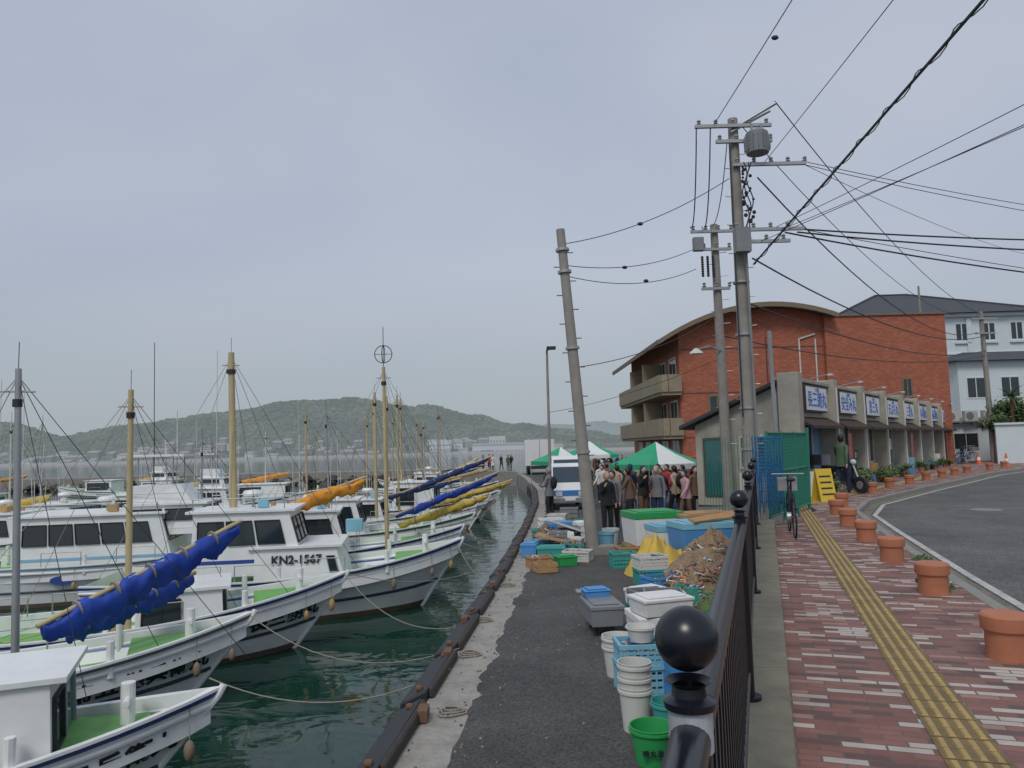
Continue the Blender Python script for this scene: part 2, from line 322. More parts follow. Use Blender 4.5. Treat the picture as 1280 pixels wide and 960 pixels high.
# ---------------------------------------------------------------- shops
sh=empty('shop_row'); u=Vector((.604,.797,0)); TS=Matrix(((u.x,-u.y,0,8.0),(u.y,u.x,0,21.3),(0,0,1,0),(0,0,0,1)))
SHW=mat('shop_concrete',(.42,.395,.33),.85,.15,3,.15,dirt=.55); AWN=mat('awning_brown',(.07,.05,.045),.7,.2); ROOFD=mat('dark_roof',(.05,.05,.055),.6,.2)
SIGN=mat('sign_board_white',(.75,.79,.81),.5,.03,dirt=.12); CURT=mat('curtain_blue',(.15,.28,.45),.8,.2); ALU=mat('aluminium_frame',(.6,.6,.59),.4,.1,dirt=.1)
mb=MB(TS); LN=31.8; NB=8; BW=LN/NB; SD=2.95
mb.hexa([(0,.3,.5),(LN,.3,.5),(LN,7,.5),(0,SD,.5)],[(0,.3,4.05),(LN,.3,4.05),(LN,7,3.0),(0,SD,2.95)],SHW)
mb.box(-.1,LN+.1,-.05,.295,3.1,4.12,SHW); mb.box(-.18,LN+.18,-.14,.4,4.123,4.24,SHW)
mb.hexa([(-.3,.3,4.06),(LN+.3,.3,4.06),(LN+.3,7.4,2.95),(-.3,SD+.4,2.82)],[(-.3,.3,4.18),(LN+.3,.3,4.18),(LN+.3,7.4,3.07),(-.3,SD+.4,2.95)],ROOFD)
for i in range(NB+1):
    x=i*BW; mb.box(x-.22,x+.22,-.3,.29,.7,4.36,SHW)
mb.build('walls',sh,bevel=.02)
mb=MB(TS); names=["長三朗丸","安全み丸","喜三丸","天ぷら丸","三喜丸","与兵衛丸","儀兵衛丸","太郎丸"]
F=lambda x0,x1,z0,z1,y:[(x0,y,z0),(x1,y,z0),(x1,y,z1),(x0,y,z1)]
for i in range(NB):
    x0=i*BW+.22;x1=(i+1)*BW-.22
    q=F(x0,x1,.8,3.0,.25); k=4
    mb.box(x0,x1,.25,.296,.7,3.1,SHW)
    for j in range(k):
        if (i+j)%5==3: mb.panel(q,j/k+.01,(j+1)/k-.01,.02,.96,[CURT,SIGN][i%2],.02,.02)
        elif (i+j)%5==1 and i: mb.window(q,j/k+.03,(j+1)/k-.03,.04,.95,ALU,TEAL,.06,1)
        else:
            mb.window(q,j/k+.03,(j+1)/k-.03,.32,.95,ALU,GLASS,.06,1); mb.panel(q,j/k+.03,(j+1)/k-.03,.03,.27,ALU,.015,.03)
        if (i*3+j)%4==0: mb.panel(q,j/k+.06,(j+1)/k-.08,.5,.72,SIGN,.03,.015)
    mb.hexa([(x0,-.55,2.75),(x1,-.55,2.75),(x1,-.05,3.03),(x0,-.05,3.03)],[(x0,-.55,2.8),(x1,-.55,2.8),(x1,-.05,3.09),(x0,-.05,3.09)],AWN)
    xx=x0
    while xx<x1: mb.cyl((xx,-.57,2.81),(xx,-.05,3.1),.025,AWN,n=5); xx+=.18
    cx=(x0+x1)/2
    mb.box(cx-1.15,cx+1.15,-.2,-.052,3.26,4.06,AWN); mb.box(cx-1.1,cx+1.1,-.22,-.2,3.31,4.01,SIGN)
    mb.cyl((cx,-.05,4.3),(cx,-.6,4.4),.02,STEEL,n=5); mb.bx((cx,-.65,4.38),(.22,.12,.06),ALU)
    if i%2==0: mb.box(x0+.1,x0+.5,-.5,-.1,.8,1.5,[STY,CRL,WOOD][i%3])
    else: mb.box(x1-.7,x1-.1,-.6,-.1,.8,1.1,CRB)
    if i%3==1: mb.box(x0+.9,x0+1.3,-.35,-.33,1.2,2.6,[REDP,CURT,YEL][i%3-1]); mb.cyl((x0+.88,-.34,.8),(x0+.88,-.34,2.7),.012,STEEL,n=5)
    mb.cyl((x1+.1,-.33,.8),(x1+.1,-.33,4.1),.035,OFFW,n=6)
mb.build('shopfronts',sh)
for i,t in enumerate(names):
    cx=(i+.5)*BW; o_=TS@Vector((cx,-.222,3.6)); text_mesh(t,.52 if len(t)<5 else .45,TXBL,o_,u,(0,0,1),'sign_text',sh,off=.004,bold=.01)
    text_mesh("沖釣り" if i%2 else "つり船",.15,TXBL,TS@Vector((cx,-.222,3.92)),u,(0,0,1),'sign_small_text',sh,off=.004)
mb=MB(TS); q=[(-.003,SD,.8),(-.003,.3,.8),(-.003,.3,3),(-.003,SD,2.9)]
mb.window(q,.55,.85,.4,.8,ALU); mb.window(q,.12,.4,.02,.8,AWN,TEAL,cols=1); mb.cyl((-.06,.4,.8),(-.06,.4,3.9),.04,OFFW,n=6); mb.box(-.35,-.01,.9,1.5,1.0,1.5,OFFW); mb.build('side_windows',sh)

# ---------------------------------------------------------------- brick apartment building
bb=empty('brick_apartment_building'); al=.01
TB=Matrix.Translation((10.25,45,0))@Matrix.Rotation(al,4,'Z')
FAS=mat('brown_fascia',(.2,.15,.1),.7,.2); BALC=mat('balcony_concrete',(.3,.25,.17),.85,.2,3,.2,dirt=.5); ROOFG=mat('metal_roof_grey',(.13,.12,.11),.55,.15)
mb=MB(TB)
NS=16; Wd=8.9; W2=16.3
def arch(x): return 10.6-.046*(x-5.4)**2
for i in range(NS):
    xa=Wd*i/NS;xb=Wd*(i+1)/NS
    mb.add([(xa,0,-.01),(xb,0,-.01),(xb,0,arch(xb)),(xa,0,arch(xa))],[(0,1,2,3)],BRICK); mb.add([(xa,17,-.01),(xb,17,-.01),(xb,17,arch(xb)),(xa,17,arch(xa))],[(3,2,1,0)],BRICK)
mb.add([(0,0,0),(0,17,0),(0,17,arch(0)),(0,0,arch(0))],[(3,2,1,0)],BRICK); mb.add([(Wd,0,0),(Wd,17,0),(Wd,17,arch(Wd)),(Wd,0,arch(Wd))],[(0,1,2,3)],BRICK)
mb.box(Wd+.003,W2,-.35,15,-.01,9.9,BRICK); mb.box(Wd-.05,W2+.1,-.45,15.1,9.903,10.02,FAS)
mb.build('walls',bb)
mb=MB(TB)
for i in range(NS):
    xa=-1.35+(Wd+1.9)*i/NS; xb=-1.35+(Wd+1.9)*(i+1)/NS; za,zb=arch(xa)+.02,arch(xb)+.02
    mb.hexa([(xa,-1.0,za),(xb,-1.0,zb),(xb,18,zb),(xa,18,za)],[(xa,-1.0,za+.12),(xb,-1.0,zb+.12),(xb,18,zb+.12),(xa,18,za+.12)],ROOFG)
    mb.hexa([(xa,-1.08,za-.12),(xb,-1.08,zb-.12),(xb,-1.003,zb-.12),(xa,-1.003,za-.12)],[(xa,-1.08,za+.17),(xb,-1.08,zb+.17),(xb,-1.003,zb+.17),(xa,-1.003,za+.17)],FAS)
mb.box(-1.47,-1.36,-1.08,18,arch(-1.35)-.12,arch(-1.35)+.15,FAS)
mb.build('curved_roof',bb)
mb=MB(TB); bd_=-1.25
for z in (2.7,5.35):
    pl=[(-.003,-.35),(-.8,-.35),(bd_+.1,-.2),(bd_,.2),(bd_,15.5),(-.003,15.5)]
    n=len(pl); vs=[(x,y,z) for x,y in pl]+[(x,y,z+.2) for x,y in pl]; mb.add(vs,[tuple(range(n)),tuple(range(n,2*n))[::-1]]+[(i,i+n,(i+1)%n+n,(i+1)%n) for i in range(n)],BALC)
    for i in range(n-1):
        a=Vector((*pl[i],0));b=Vector((*pl[i+1],0)); d=(b-a); t=Vector((d.y,-d.x,0)).normalized()*-.1; 
        q=[a,b,b+t,a+t]; mb.hexa([v+Vector((0,0,z+.2)) for v in q],[v+Vector((0,0,z+1.25)) for v in q],BALC)
        L_=d.length; k=int(L_/.35)
        for j in range(k): q=a+d*(j+.5)/k; mb.bx(q+Vector((0,0,z+.75))-t*.25,(.05,.05,1.0),BALC)
    for yy in(5.4,10.4): mb.box(bd_,-.003,yy,yy+.15,z+1.26,z+2.5,BALC)
q=[(0,15.5,0),(0,.3,0),(0,.3,9),(0,15.5,9)]
for v0 in(.08,.36,.66):
    for j in range(5): mb.window(q,j*.2+.04,j*.2+.16,v0,v0+.2,ALU,GLASS,.08)
q=[(0,0,0),(Wd,0,0),(Wd,0,9),(0,0,9)]
mb.window(q,.2,.3,.42,.58,FAS,GLASS,.1); mb.panel(q,.6,.606,.2,.98,AWN,.06,.04)
for j in range(3): mb.panel(q,0,1,.3*(j+1),.3*(j+1)+.008,AWN,.004,.01)
q=[(Wd,-.35,0),(W2,-.35,0),(W2,-.35,9.9),(Wd,-.35,9.9)]
mb.window(q,.62,.68,.5,.6,FAS,GLASS,.1)
for x in(7.4,8.4): mb.cyl((x,-.06,1),(x,-.06,8.6),.05,OFFW,n=6)
mb.cyl((7.4,-.06,8.6),(8.4,-.06,8.9),.05,OFFW,n=6)
mb.build('balconies_and_windows',bb)

# ---------------------------------------------------------------- white building and neighbours
WB=mat('white_stucco',(.62,.69,.71),.8,.05,2,.05,dirt=.12); SLATE=mat('slate_roof',(.055,.06,.07),.7,.25,2,.1)
wb=empty('white_building'); mb=MB(Matrix.Translation((32.4,72,0))@Matrix.Rotation(R(-2),4,'Z'))
mb.box(0,19,0,16,.6,14,WB); mb.box(-.4,19.4,-.4,16.4,14.003,14.35,WB); mb.box(-.15,19.15,-.12,16.1,10.3,10.5,WB); mb.box(-.15,19.15,-.12,16.1,6.6,6.8,WB)
for x in(6,12): mb.box(x,x+.5,-.2,-.001,.6,13.9,WB)
mb.build('walls',wb,bevel=.04)
mb=MB(mb.T); mb.add([(-.8,-.8,14.36),(19.8,-.8,14.36),(19.8,16.8,14.36),(-.8,16.8,14.36),(7.2,8,17.9),(10.5,8,17.9)],[(0,1,5,4),(1,2,5),(2,3,4,5),(3,0,4),(3,2,1,0)],SLATE)
mb.cyl((-.8,-.8,14.4),(7.2,8,17.95),.1,SLATE); mb.cyl((19.8,-.8,14.4),(10.5,8,17.95),.1,SLATE); mb.cyl((7.2,8,17.95),(10.5,8,17.95),.1,SLATE)
mb.build('hipped_roof',wb)
mb=MB(mb.T)
q=[(0,0,.6),(19,0,.6),(19,0,14),(0,0,14)]
for r_ in range(4):
    for j in range(7):
        u0=.03+j*.138; mb.window(q,u0,u0+.055,.08+r_*.25,.08+r_*.25+.12,WB,GLASS,.16,2)
        mb.panel(q,u0-.012,u0+.067,.055+r_*.25,.065+r_*.25,WB,.2,.25)
mb.build('windows',wb)
wh=empty('white_house'); mb=MB(Matrix.Translation((37.5,62,0)))
mb.box(0,12,0,8,.6,8.7,WB); mb.add([(-.6,-.6,8.7),(12.6,-.6,8.7),(12.6,8.6,8.7),(-.6,8.6,8.7),(3,4,9.9),(9,4,9.9)],[(0,1,5,4),(1,2,5),(2,3,4,5),(3,0,4),(3,2,1,0)],SLATE)
q=[(0,0,.6),(12,0,.6),(12,0,8.7),(0,0,8.7)]
for j in range(4):
    for v in(.2,.62): mb.window(q,.06+j*.24,.18+j*.24,v,v+.2,WB,GLASS,.12,2)
mb.build('walls',wh,bevel=.03)
ga=empty('white_garage'); mb=MB(Matrix.Translation((28.4,49,0))@Matrix.Rotation(R(-12),4,'Z'))
mb.box(0,5,0,5,.6,3.2,WB); mb.hexa([(-.3,-.3,3.2),(5.3,-.3,3.2),(5.3,5.3,3.6),(-.3,5.3,3.6)],[(-.3,-.3,3.32),(5.3,-.3,3.32),(5.3,5.3,3.75),(-.3,5.3,3.75)],ROOFG)
q=[(0,0,.7),(5,0,.7),(5,0,3.2),(0,0,3.2)]; mb.window(q,.12,.4,.35,.75,ALU); mb.window(q,.6,.8,.02,.8,FAS,GREY,cols=1); mb.build('walls',ga,bevel=.02)
mb=MB(); mb.prism([(27.6,42.5),(35,41),(60,40),(60,40.3),(35,41.4),(27.8,42.9)],.6,3.0,WB); mb.prism([(27.5,42.4),(35,40.9),(60,39.9),(60,40.4),(35,41.5),(27.8,43)],3.003,3.12,WB); mb.build('white_garden_wall')
# ---------------------------------------------------------------- foliage
LEAF=mat('leaves',(.06,.1,.03),.7,.5,2,0,dirt=.5); LEAF2=mat('leaves_light',(.11,.17,.05),.7,.4,2,0,dirt=.3)
def bush(name,c,r,n,ls=.12,sc=(1,1,1),trunk=0):
    mb=MB(); c=Vector(c)
    if trunk:
        mb.cyl(c-Vector((0,0,trunk+r*.3)),c,.09*r+.03,RUST,r2=.05,n=7)
        for i in range(5): a=random.random()*6.3; mb.cyl(c-Vector((0,0,r*.4)),c+Vector((math.cos(a)*r*.6,math.sin(a)*r*.6,r*.4)),.04,RUST,r2=.015,n=5)
    cl=[c+Vector((random.gauss(0,.45)*sc[0],random.gauss(0,.45)*sc[1],random.gauss(0,.35)*sc[2]))*r for _ in range(14)]
    for i in range(n):
        k=random.choice(cl); p=k+Vector((random.gauss(0,1),random.gauss(0,1),random.gauss(0,1)))*r*.2
        a=Vector((random.gauss(0,1),random.gauss(0,1),random.gauss(0,1))).normalized()*ls; b_=a.orthogonal().normalized()*ls*.5
        mb.add([p-a,p+b_,p+a,p-b_],[(0,1,2,3)],LEAF2 if (p.z-c.z)>r*.15*random.random() and random.random()<.6 else LEAF)
    return mb.build(name)
bush('garden_tree',(30.2,44.8,3.8),1.2,2400,.13,trunk=2.4); bush('garden_tree',(32.6,44.5,4.2),1.4,2400,.14,trunk=2.6); bush('garden_tree',(28.9,44.6,3.1),.8,1100,.12,trunk=1.8)
mb=MB(); pc=Vector((29.6,43.9,4.7)); mb.cyl((29.6,43.9,.7),pc,.13,RUST,r2=.1)
for i in range(30):
    a=i*2.4; el=.9-i*.05; d=Vector((math.cos(a)*math.cos(el),math.sin(a)*math.cos(el),math.sin(el)))
    p0=pc; s=Vector((-math.sin(a),math.cos(a),0))
    for k in range(4):
        p1=p0+d*.32; d=(d+Vector((0,0,-.22))).normalized(); w0=.07*(1-k/4.5);w1=.07*(1-(k+1)/4.5); mb.add([p0-s*w0,p0+s*w0,p1+s*w1,p1-s*w1],[(0,1,2,3)],LEAF2 if i%2 else LEAF); p0=p1
mb.build('palm_tree')
for t in(.5,3.6,4.6,5.2,8.3,8.9,12.5,16.6,20.4,24.2): 
    p=TS@Vector((t,-.75,1.1)); o=bush('potted_plant',p,.3,300,.07)
    mb=MB(); mb.lathe((p.x,p.y,.8),[(.1,0),(.15,.22),(.17,.24),(.15,.25),(0,.2)],TERR,12); q=mb.build('pot',o)
for (x,y) in [(4.1,7.9),(4.3,8.1),(3.75,5.75),(5.1,9.9),(7.0,16.4)]: bush('kerb_weeds',(x+.25,y,.8),.12,90,.04,(1,1,.5))
# ---------------------------------------------------------------- far hills
hzh=(.125,.145,.158)  # haze tint painted into the hill materials as emission
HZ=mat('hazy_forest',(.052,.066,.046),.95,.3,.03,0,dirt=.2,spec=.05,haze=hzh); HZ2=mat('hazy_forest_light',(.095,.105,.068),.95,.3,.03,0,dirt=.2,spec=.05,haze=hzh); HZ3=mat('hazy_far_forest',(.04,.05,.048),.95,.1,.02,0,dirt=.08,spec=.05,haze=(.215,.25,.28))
tab=[(-700,30),(-520,42),(-416,36),(-351,22),(-286,31),(-221,39),(-176,46),(-130,48),(-78,42),(-27,32),(-1,25),(40,18),(90,14),(200,20),(500,30)]
def hz(x):
    for i in range(len(tab)-1):
        if tab[i][0]<=x<=tab[i+1][0]:
            t=(x-tab[i][0])/(tab[i+1][0]-tab[i][0]); t=t*t*(3-2*t); return tab[i][1]*(1-t)+tab[i+1][1]*t
    return 20
def hillh(x,s):
    return -1.3+ (hz(x)-2)*(math.sin(min(1,s)*math.pi/2)**1.3) + (4*noise.noise((x*.015,s*2,3))+2.5*noise.noise((x*.05,s*5,7)))*min(1,s*3)
def yl(x): return 545+ (-45 if x<-200 else -45*max(0,min(1,(-x-60)/140)))
mb=MB(); nx,ny=150,14; vs=[]
for i in range(nx+1):
    x=-700+1200*i/nx
    for j in range(ny+1): s=j/ny*1.3; vs.append((x,yl(x)+s*90,hillh(x,s)))
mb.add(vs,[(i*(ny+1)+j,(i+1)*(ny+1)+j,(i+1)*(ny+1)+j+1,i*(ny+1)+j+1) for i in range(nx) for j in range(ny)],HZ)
def clump(p,r,m,sx=1):
    vs=[]
    for j,(ph,n) in enumerate(((0,1),(.8,5),(1.6,5),(2.4,5))):
        for i in range(n): t=i*6.283/n+j*.6; rr=r*random.uniform(.6,1.3); vs.append(p+Vector((math.sin(ph)*math.cos(t)*sx,math.sin(ph)*math.sin(t),math.cos(ph)*.7))*rr)
    fs=[(0,1+i,1+(i+1)%5) for i in range(5)]
    for a in(1,6): fs+=[(a+i,a+5+i,a+5+(i+1)%5) for i in range(5)]+[(a+i,a+5+(i+1)%5,a+(i+1)%5) for i in range(5)]
    mb.add(vs,fs,m)
for i in range(15000):
    x=random.uniform(-560,260); s=random.random()**.8*1.15+.03
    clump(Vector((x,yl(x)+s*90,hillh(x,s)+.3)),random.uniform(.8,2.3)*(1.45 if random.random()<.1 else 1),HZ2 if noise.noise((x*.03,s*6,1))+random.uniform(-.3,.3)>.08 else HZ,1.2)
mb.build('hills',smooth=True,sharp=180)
mb=MB(); tb=[(-200,20),(0,26),(60,33),(110,34),(160,30),(230,33),(400,40),(800,36),(1500,30)]
vs=[]; 
for i in range(121):
    x=-300+1800*i/120
    h=30
    for k in range(len(tb)-1):
        if tb[k][0]<=x<=tb[k+1][0]: t=(x-tb[k][0])/(tb[k+1][0]-tb[k][0]); h=tb[k][1]*(1-t)+tb[k+1][1]*t
    h+=4*noise.noise((x*.02,0,0))+2*noise.noise((x*.1,1,0)); vs+=[(x,900,-2),(x,930,h*.6),(x,960,h),(x,1100,h*.8)]
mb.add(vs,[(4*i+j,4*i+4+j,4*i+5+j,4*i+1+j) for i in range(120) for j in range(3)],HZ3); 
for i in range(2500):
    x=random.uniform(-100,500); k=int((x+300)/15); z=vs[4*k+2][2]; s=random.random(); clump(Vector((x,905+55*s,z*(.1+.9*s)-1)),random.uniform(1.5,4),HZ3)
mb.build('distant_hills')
hzb=(.1,.115,.125)  # same painted haze for the shoreline buildings and seawall
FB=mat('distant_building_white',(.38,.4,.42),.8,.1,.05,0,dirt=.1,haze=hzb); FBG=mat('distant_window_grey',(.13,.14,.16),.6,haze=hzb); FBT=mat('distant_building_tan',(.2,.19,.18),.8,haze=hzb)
mb=MB()
def fbuild(x,y,w,h,z0=-1,m=None,st=3.2):
    mb.box(x,x+w,y,y+10,z0,z0+h,m or FB); n=max(1,int(h/st))
    for k in range(n):
        xx=x+.8
        while xx<x+w-1.2: mb.box(xx,xx+1.3,y-.12,y-.01,z0+k*st+1.0,z0+k*st+2.2,FBG); xx+=2.3
    if h<8: mb.add([(x-.4,y-.4,z0+h),(x+w+.4,y-.4,z0+h),(x+w+.4,y+10,z0+h),(x-.4,y+10,z0+h),(x,y+4,z0+h+1.6),(x+w,y+4,z0+h+1.6)],[(0,1,5,4),(2,3,4,5),(1,2,5),(3,0,4)],FBT)
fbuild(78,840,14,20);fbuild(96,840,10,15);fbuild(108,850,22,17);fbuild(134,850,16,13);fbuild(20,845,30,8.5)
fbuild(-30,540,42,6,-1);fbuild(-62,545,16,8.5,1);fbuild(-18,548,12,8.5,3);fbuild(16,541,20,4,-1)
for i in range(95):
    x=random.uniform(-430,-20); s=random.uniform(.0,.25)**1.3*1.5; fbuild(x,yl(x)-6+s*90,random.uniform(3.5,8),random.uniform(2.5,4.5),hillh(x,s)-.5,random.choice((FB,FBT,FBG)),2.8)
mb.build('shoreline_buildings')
mb=MB(); vs=[]
for i in range(71): x=-700+i*12; vs+=[(x,yl(x)-14,-1.4),(x,yl(x)-8,.4),(x,yl(x)+4,.9)]
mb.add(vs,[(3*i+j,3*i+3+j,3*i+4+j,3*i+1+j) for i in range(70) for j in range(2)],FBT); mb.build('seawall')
# breakwater
mb=MB(); mb.prism([(-75,88),(-34,90),(-8,84),(.25,71),(.25,75.5),(-6,88),(-34,94),(-75,92)][::-1],-3,.15,CONC); mb.build('breakwater')
mb=MB()
for i in range(300):
    t=random.random(); x=-75+75*t; y=(88 if x<-34 else 90-(x+34)*.25)-random.uniform(.2,1.6); r=random.uniform(.3,.8)
    mb.sph((x,y,-1.2+random.uniform(-.1,.6)),r,random.choice((DARK,MOSS,CONC)),(1,1,.7),6,4,fn=lambda d:d*random.uniform(.7,1.2))
mb.build('breakwater_rocks')

# ---------------------------------------------------------------- boats
def hull_fn(L,B,zm,rise):
    def zg(t): return zm+rise*t**3.2+.12*(1-t)**2
    def bg(t): return B*(.84+.16*min(1,t/.45)) if t<.5 else B*(1-((t-.5)/.5)**2.4)
    def bw(t): return max(0,.82*B*(1-max(0,(t-.3)/.66)**2)) if t>.3 else .82*B*(.86+.14*t/.3)
    def pos(t,f,s):
        z=zg(t)*(1-f); g=f**.75; b=bg(t)*(1-g)+bw(t)*g
        return Vector((-L+L*t-max(0,f)*1.0*t**8,s*b,z))
    return pos,zg,bg
def furl(mb,a,b,m,r,loose=1.0):
    mb.cyl(a,b,.035,WOODM,n=8); d=b-a; n=84; k=16; w=d.orthogonal().normalized(); w2=d.normalized().cross(w); vs=[]; ph=random.random()*90
    for i in range(n+1):
        t=i/n; dr=noise.noise((t*5,ph,0)); dr2=noise.noise((t*14,ph,5))
        c=a+d*(.02+.96*t)+Vector((0,0,-r*.5-loose*r*(.9*abs(dr)+.5*abs(dr2))))
        rr=r*(.4+.75*math.sin(math.pi*min(1,t*.96+.03))**.6)*(1+.35*noise.noise((t*9,ph,9)))
        for j in range(k):
            q=6.283*j/k; cs,sn=math.cos(q),math.sin(q)
            fl=1+.32*noise.noise((cs*1.6+ph,sn*1.6,t*16))+.2*noise.noise((cs*3+ph,sn*3,t*45)); vv=(w*cs+w2*sn)*rr*fl
            if vv.z<0: vv.z*=1.0+loose*(.8+1.2*abs(dr))
            vs.append(c+vv)
    fs=[(i*k+j,i*k+(j+1)%k,(i+1)*k+(j+1)%k,(i+1)*k+j) for i in range(n) for j in range(k)]+[tuple(range(k))[::-1],tuple(range(n*k,n*k+k))]
    mb.add(vs,fs,m)
    for i in range(1,6): c=a+d*(i/6)+Vector((0,0,-r*.5)); mb.cyl(c-d.normalized()*.012,c+d.normalized()*.012,r*1.25,ROPE,n=14)
def boat(name,bow,hd,L=9,B=1.25,zm=.72,rise=.55,col=None,deckm=None,cabs=(),masts=(),booms=(),txt=None,reg=None,clutter=3,oval=False,fend=5,float_m=None,trimcap=None,extra=(),tt=.9,tf=.36,tz=.34):
    col=col or BLUE; deckm=deckm or GRNDECK
    e=empty(name,(bow[0],bow[1],-1.2),R(hd)); inv=(Matrix.Translation((bow[0],bow[1],-1.2))@Matrix.Rotation(R(hd),4,'Z')).inverted()
    pos,zg,bg=hull_fn(L,B,zm,rise); mb=MB(); NSt=26; fr=[0,.06,.13,.18,.52,.57,.63,.9,1,1.25]; ms=[trimcap or col,WHITE,col,WHITE,WHITE,col,WHITE,HULLB,HULLB]
    for s in(-1,1):
        for k in range(len(fr)-1):
            vs=[];
            for i in range(NSt+1): t=i/NSt; vs+=[pos(t,fr[k],s),pos(t,fr[k+1],s)]
            fs=[(2*i,2*i+1,2*i+3,2*i+2) for i in range(NSt)]
            if s>0: fs=[f[::-1] for f in fs]
            mb.add(vs,fs,ms[k])
        vs=[]
        for i in range(NSt+1):
            t=i/NSt; p=pos(t,0,s); b=max(0,bg(t)-.09); q=Vector((p.x-(.12 if i==NSt else 0),s*b,p.z)); vs+=[p+Vector((0,0,.03)),q+Vector((0,0,.03)),Vector((q.x,q.y,p.z-.34)),p]
        for a,b_,m in((0,1,WHITE),(1,2,WHITE),(3,0,WHITE)):
            fs=[(4*i+a,4*i+b_,4*i+4+b_,4*i+4+a) for i in range(NSt)]; mb.add(vs,fs,m)
    for s in(-1,1):
        pts=[pos(i/NSt,.13,s)+Vector((0,s*.015,0)) for i in range(NSt+1)]; mb.tube(pts,.028,WHITE if col!=WHITE else DARK,6)
        pts=[pos(i/NSt,.6,s)+Vector((0,s*.01,0)) for i in range(NSt+1)]; mb.tube(pts,.022,DARK,5)
    vs=[]
    for i in range(NSt+1):
        t=i/NSt; b=max(0,bg(t)-.09); z=zg(t)-.3; x=-L+L*t-(.12 if i==NSt else 0); vs+=[(x,-b,z),(x,b,z)]
    mb.add(vs,[(2*i,2*i+2,2*i+3,2*i+1) for i in range(NSt)],deckm)
    tr=[pos(0,f,-1) for f in fr]+[pos(0,f,1) for f in fr[::-1]]; mb.add(tr,[tuple(range(len(tr)))],WHITE)
    mb.tube([pos(1,f,1)+Vector((.01,0,.04 if f==0 else 0)) for f in fr],.04,WHITE,8)
    mb.build('hull',e,smooth=True)
    mb=MB()
    t0=.8; zb=zg(t0)-.02
    mb.hexa([(-L*.2,-bg(t0)+.12,zb-.25),(-.7,-.2,zb-.1),(-.7,.2,zb-.1),(-L*.2,bg(t0)-.12,zb-.25)],[(-L*.2,-bg(t0)+.12,zb-.02),(-.7,-.2,zg(.93)-.1),(-.7,.2,zg(.93)-.1),(-L*.2,bg(t0)-.12,zb-.02)],deckm)
    mb.cyl((-.9,0,zg(.9)-.3),(-.9,0,zg(.9)+.32),.07,WHITE,n=12); mb.cyl((-.9,-.22,zg(.9)+.16),(-.9,.22,zg(.9)+.16),.035,WHITE)
    for s in(-1,1):
        for t in(.78,.5,.2): mb.cyl((-L+L*t,s*(bg(t)-.1),zg(t)-.2),(-L+L*t,s*(bg(t)-.1),zg(t)+.28),.05,WHITE,n=8)
    zc=zm-.3
    mb.box(-L*.95,-L*.2,-.05,.05,zc,zc+.02,WHITE)
    for k in range(4):
        x=-L*(.25+.09*k); mb.box(x-.28,x+.28,-.5,.5,zc,zc+.16,random.choice((WHITE,deckm,OFFW))); mb.box(x-.2,x+.2,-.38,.38,zc+.161,zc+.19,random.choice((WHITE,deckm)))
    for s in(-1,1):
        for t in(.62,.45,.3): x=-L+L*t; y=s*(bg(t)-.14); mb.tube([(x-.5,y,zg(t)),(x-.5,y,zg(t)+.35),(x+.4,y,zg(t)+.35),(x+.4,y,zg(t))],.012,STEEL,5)
    for k in range(clutter):
        x=-L*random.uniform(.22,.95); y=random.uniform(-.7,.7)*B; s=random.uniform(.14,.27); mb.bx((x,y,zc+s*.6),(s*1.5,s*1.1,s*1.2),random.choice((CRB,CRL,STY,TEALP,REDP,WOOD,ORG,GREY,STY)),rz=random.uniform(-.3,.3))
        x=-L*random.uniform(.22,.95); mb.lathe((x,random.uniform(-.6,.6)*B,zc),[(.12,0),(.15,.3),(.13,.3),(.1,.04)],random.choice((CRL,STY,REDP,GRNP,ORG)),10)
        x=-L*random.uniform(.3,.9); y=random.uniform(-.5,.5)*B; c=Vector((x,y,zc+.05))
        mb.tube([c+Vector((math.cos(i*.6)*.16*(1-i*.012),math.sin(i*.6)*.16,.012*i)) for i in range(14)],.018,random.choice((ROPE,PINK,NETB,ORG)),5)
        mb.cyl((x-random.uniform(.4,1.1),y,zc+.1),(x+random.uniform(.4,1.1),y+.2,zc+random.uniform(.2,.7)),.014,random.choice((WOODM,STEEL,ORG)),n=5)
    for (x0,x1,w,z0,h,kind) in cabs:
        sl=.28*h if kind!='box' else .04
        b4=[(-x1,-w,z0),(-x0,-w,z0),(-x0,w,z0),(-x1,w,z0)]; t4=[(-x1+.02,-w*.93,z0+h),(-x0-sl,-w*.93,z0+h),(-x0-sl,w*.93,z0+h),(-x1+.02,w*.93,z0+h)]
        mb.hexa(b4,t4,WHITE)
        Ps=[b4[0],b4[1],t4[1],t4[0]]; Pf=[b4[1],b4[2],t4[2],t4[1]]; Pp=[b4[2],b4[3],t4[3],t4[2]]
        mb.box(-x1-.12,-x0-sl+.14,-w*1.0,w*1.0,z0+h+.003,z0+h+.06,WHITE)
        k=max(1,int((x1-x0)/.75)); v0=.5 if kind!='box' else .42
        if kind=='box':
            mb.window(Ps,.08,.5,v0,.86,DARK,GLASS,.02,2); mb.window(Pp,.1,.9,v0,.86,DARK,GLASS,.02,2)
            mb.window(Pf,.08,.42,.45,.86,DARK,GLASS,.02,1); mb.window(Pf,.52,.92,.06,.9,STEEL,TEAL,.03,1)
        elif kind!='blind':
            for Q in(Ps,Pp):
                for j in range(k): mb.window(Q,.06+j*.86/k,.06+(j+.86)*.86/k,v0,.86,DARK,GLASS,.02,1)
            mb.window(Pf,.06,.94,v0,.88,DARK,GLASS,.02,3)
        else:
            mb.window(Ps,.86,.95,.45,.8,STEEL,GLASS,.02,1)
        mb.panel(Ps,.0,1,.2 if kind!='blind' else .06,.26 if kind!='blind' else .1,col if kind!='fly' else WHITE,.006,.01)
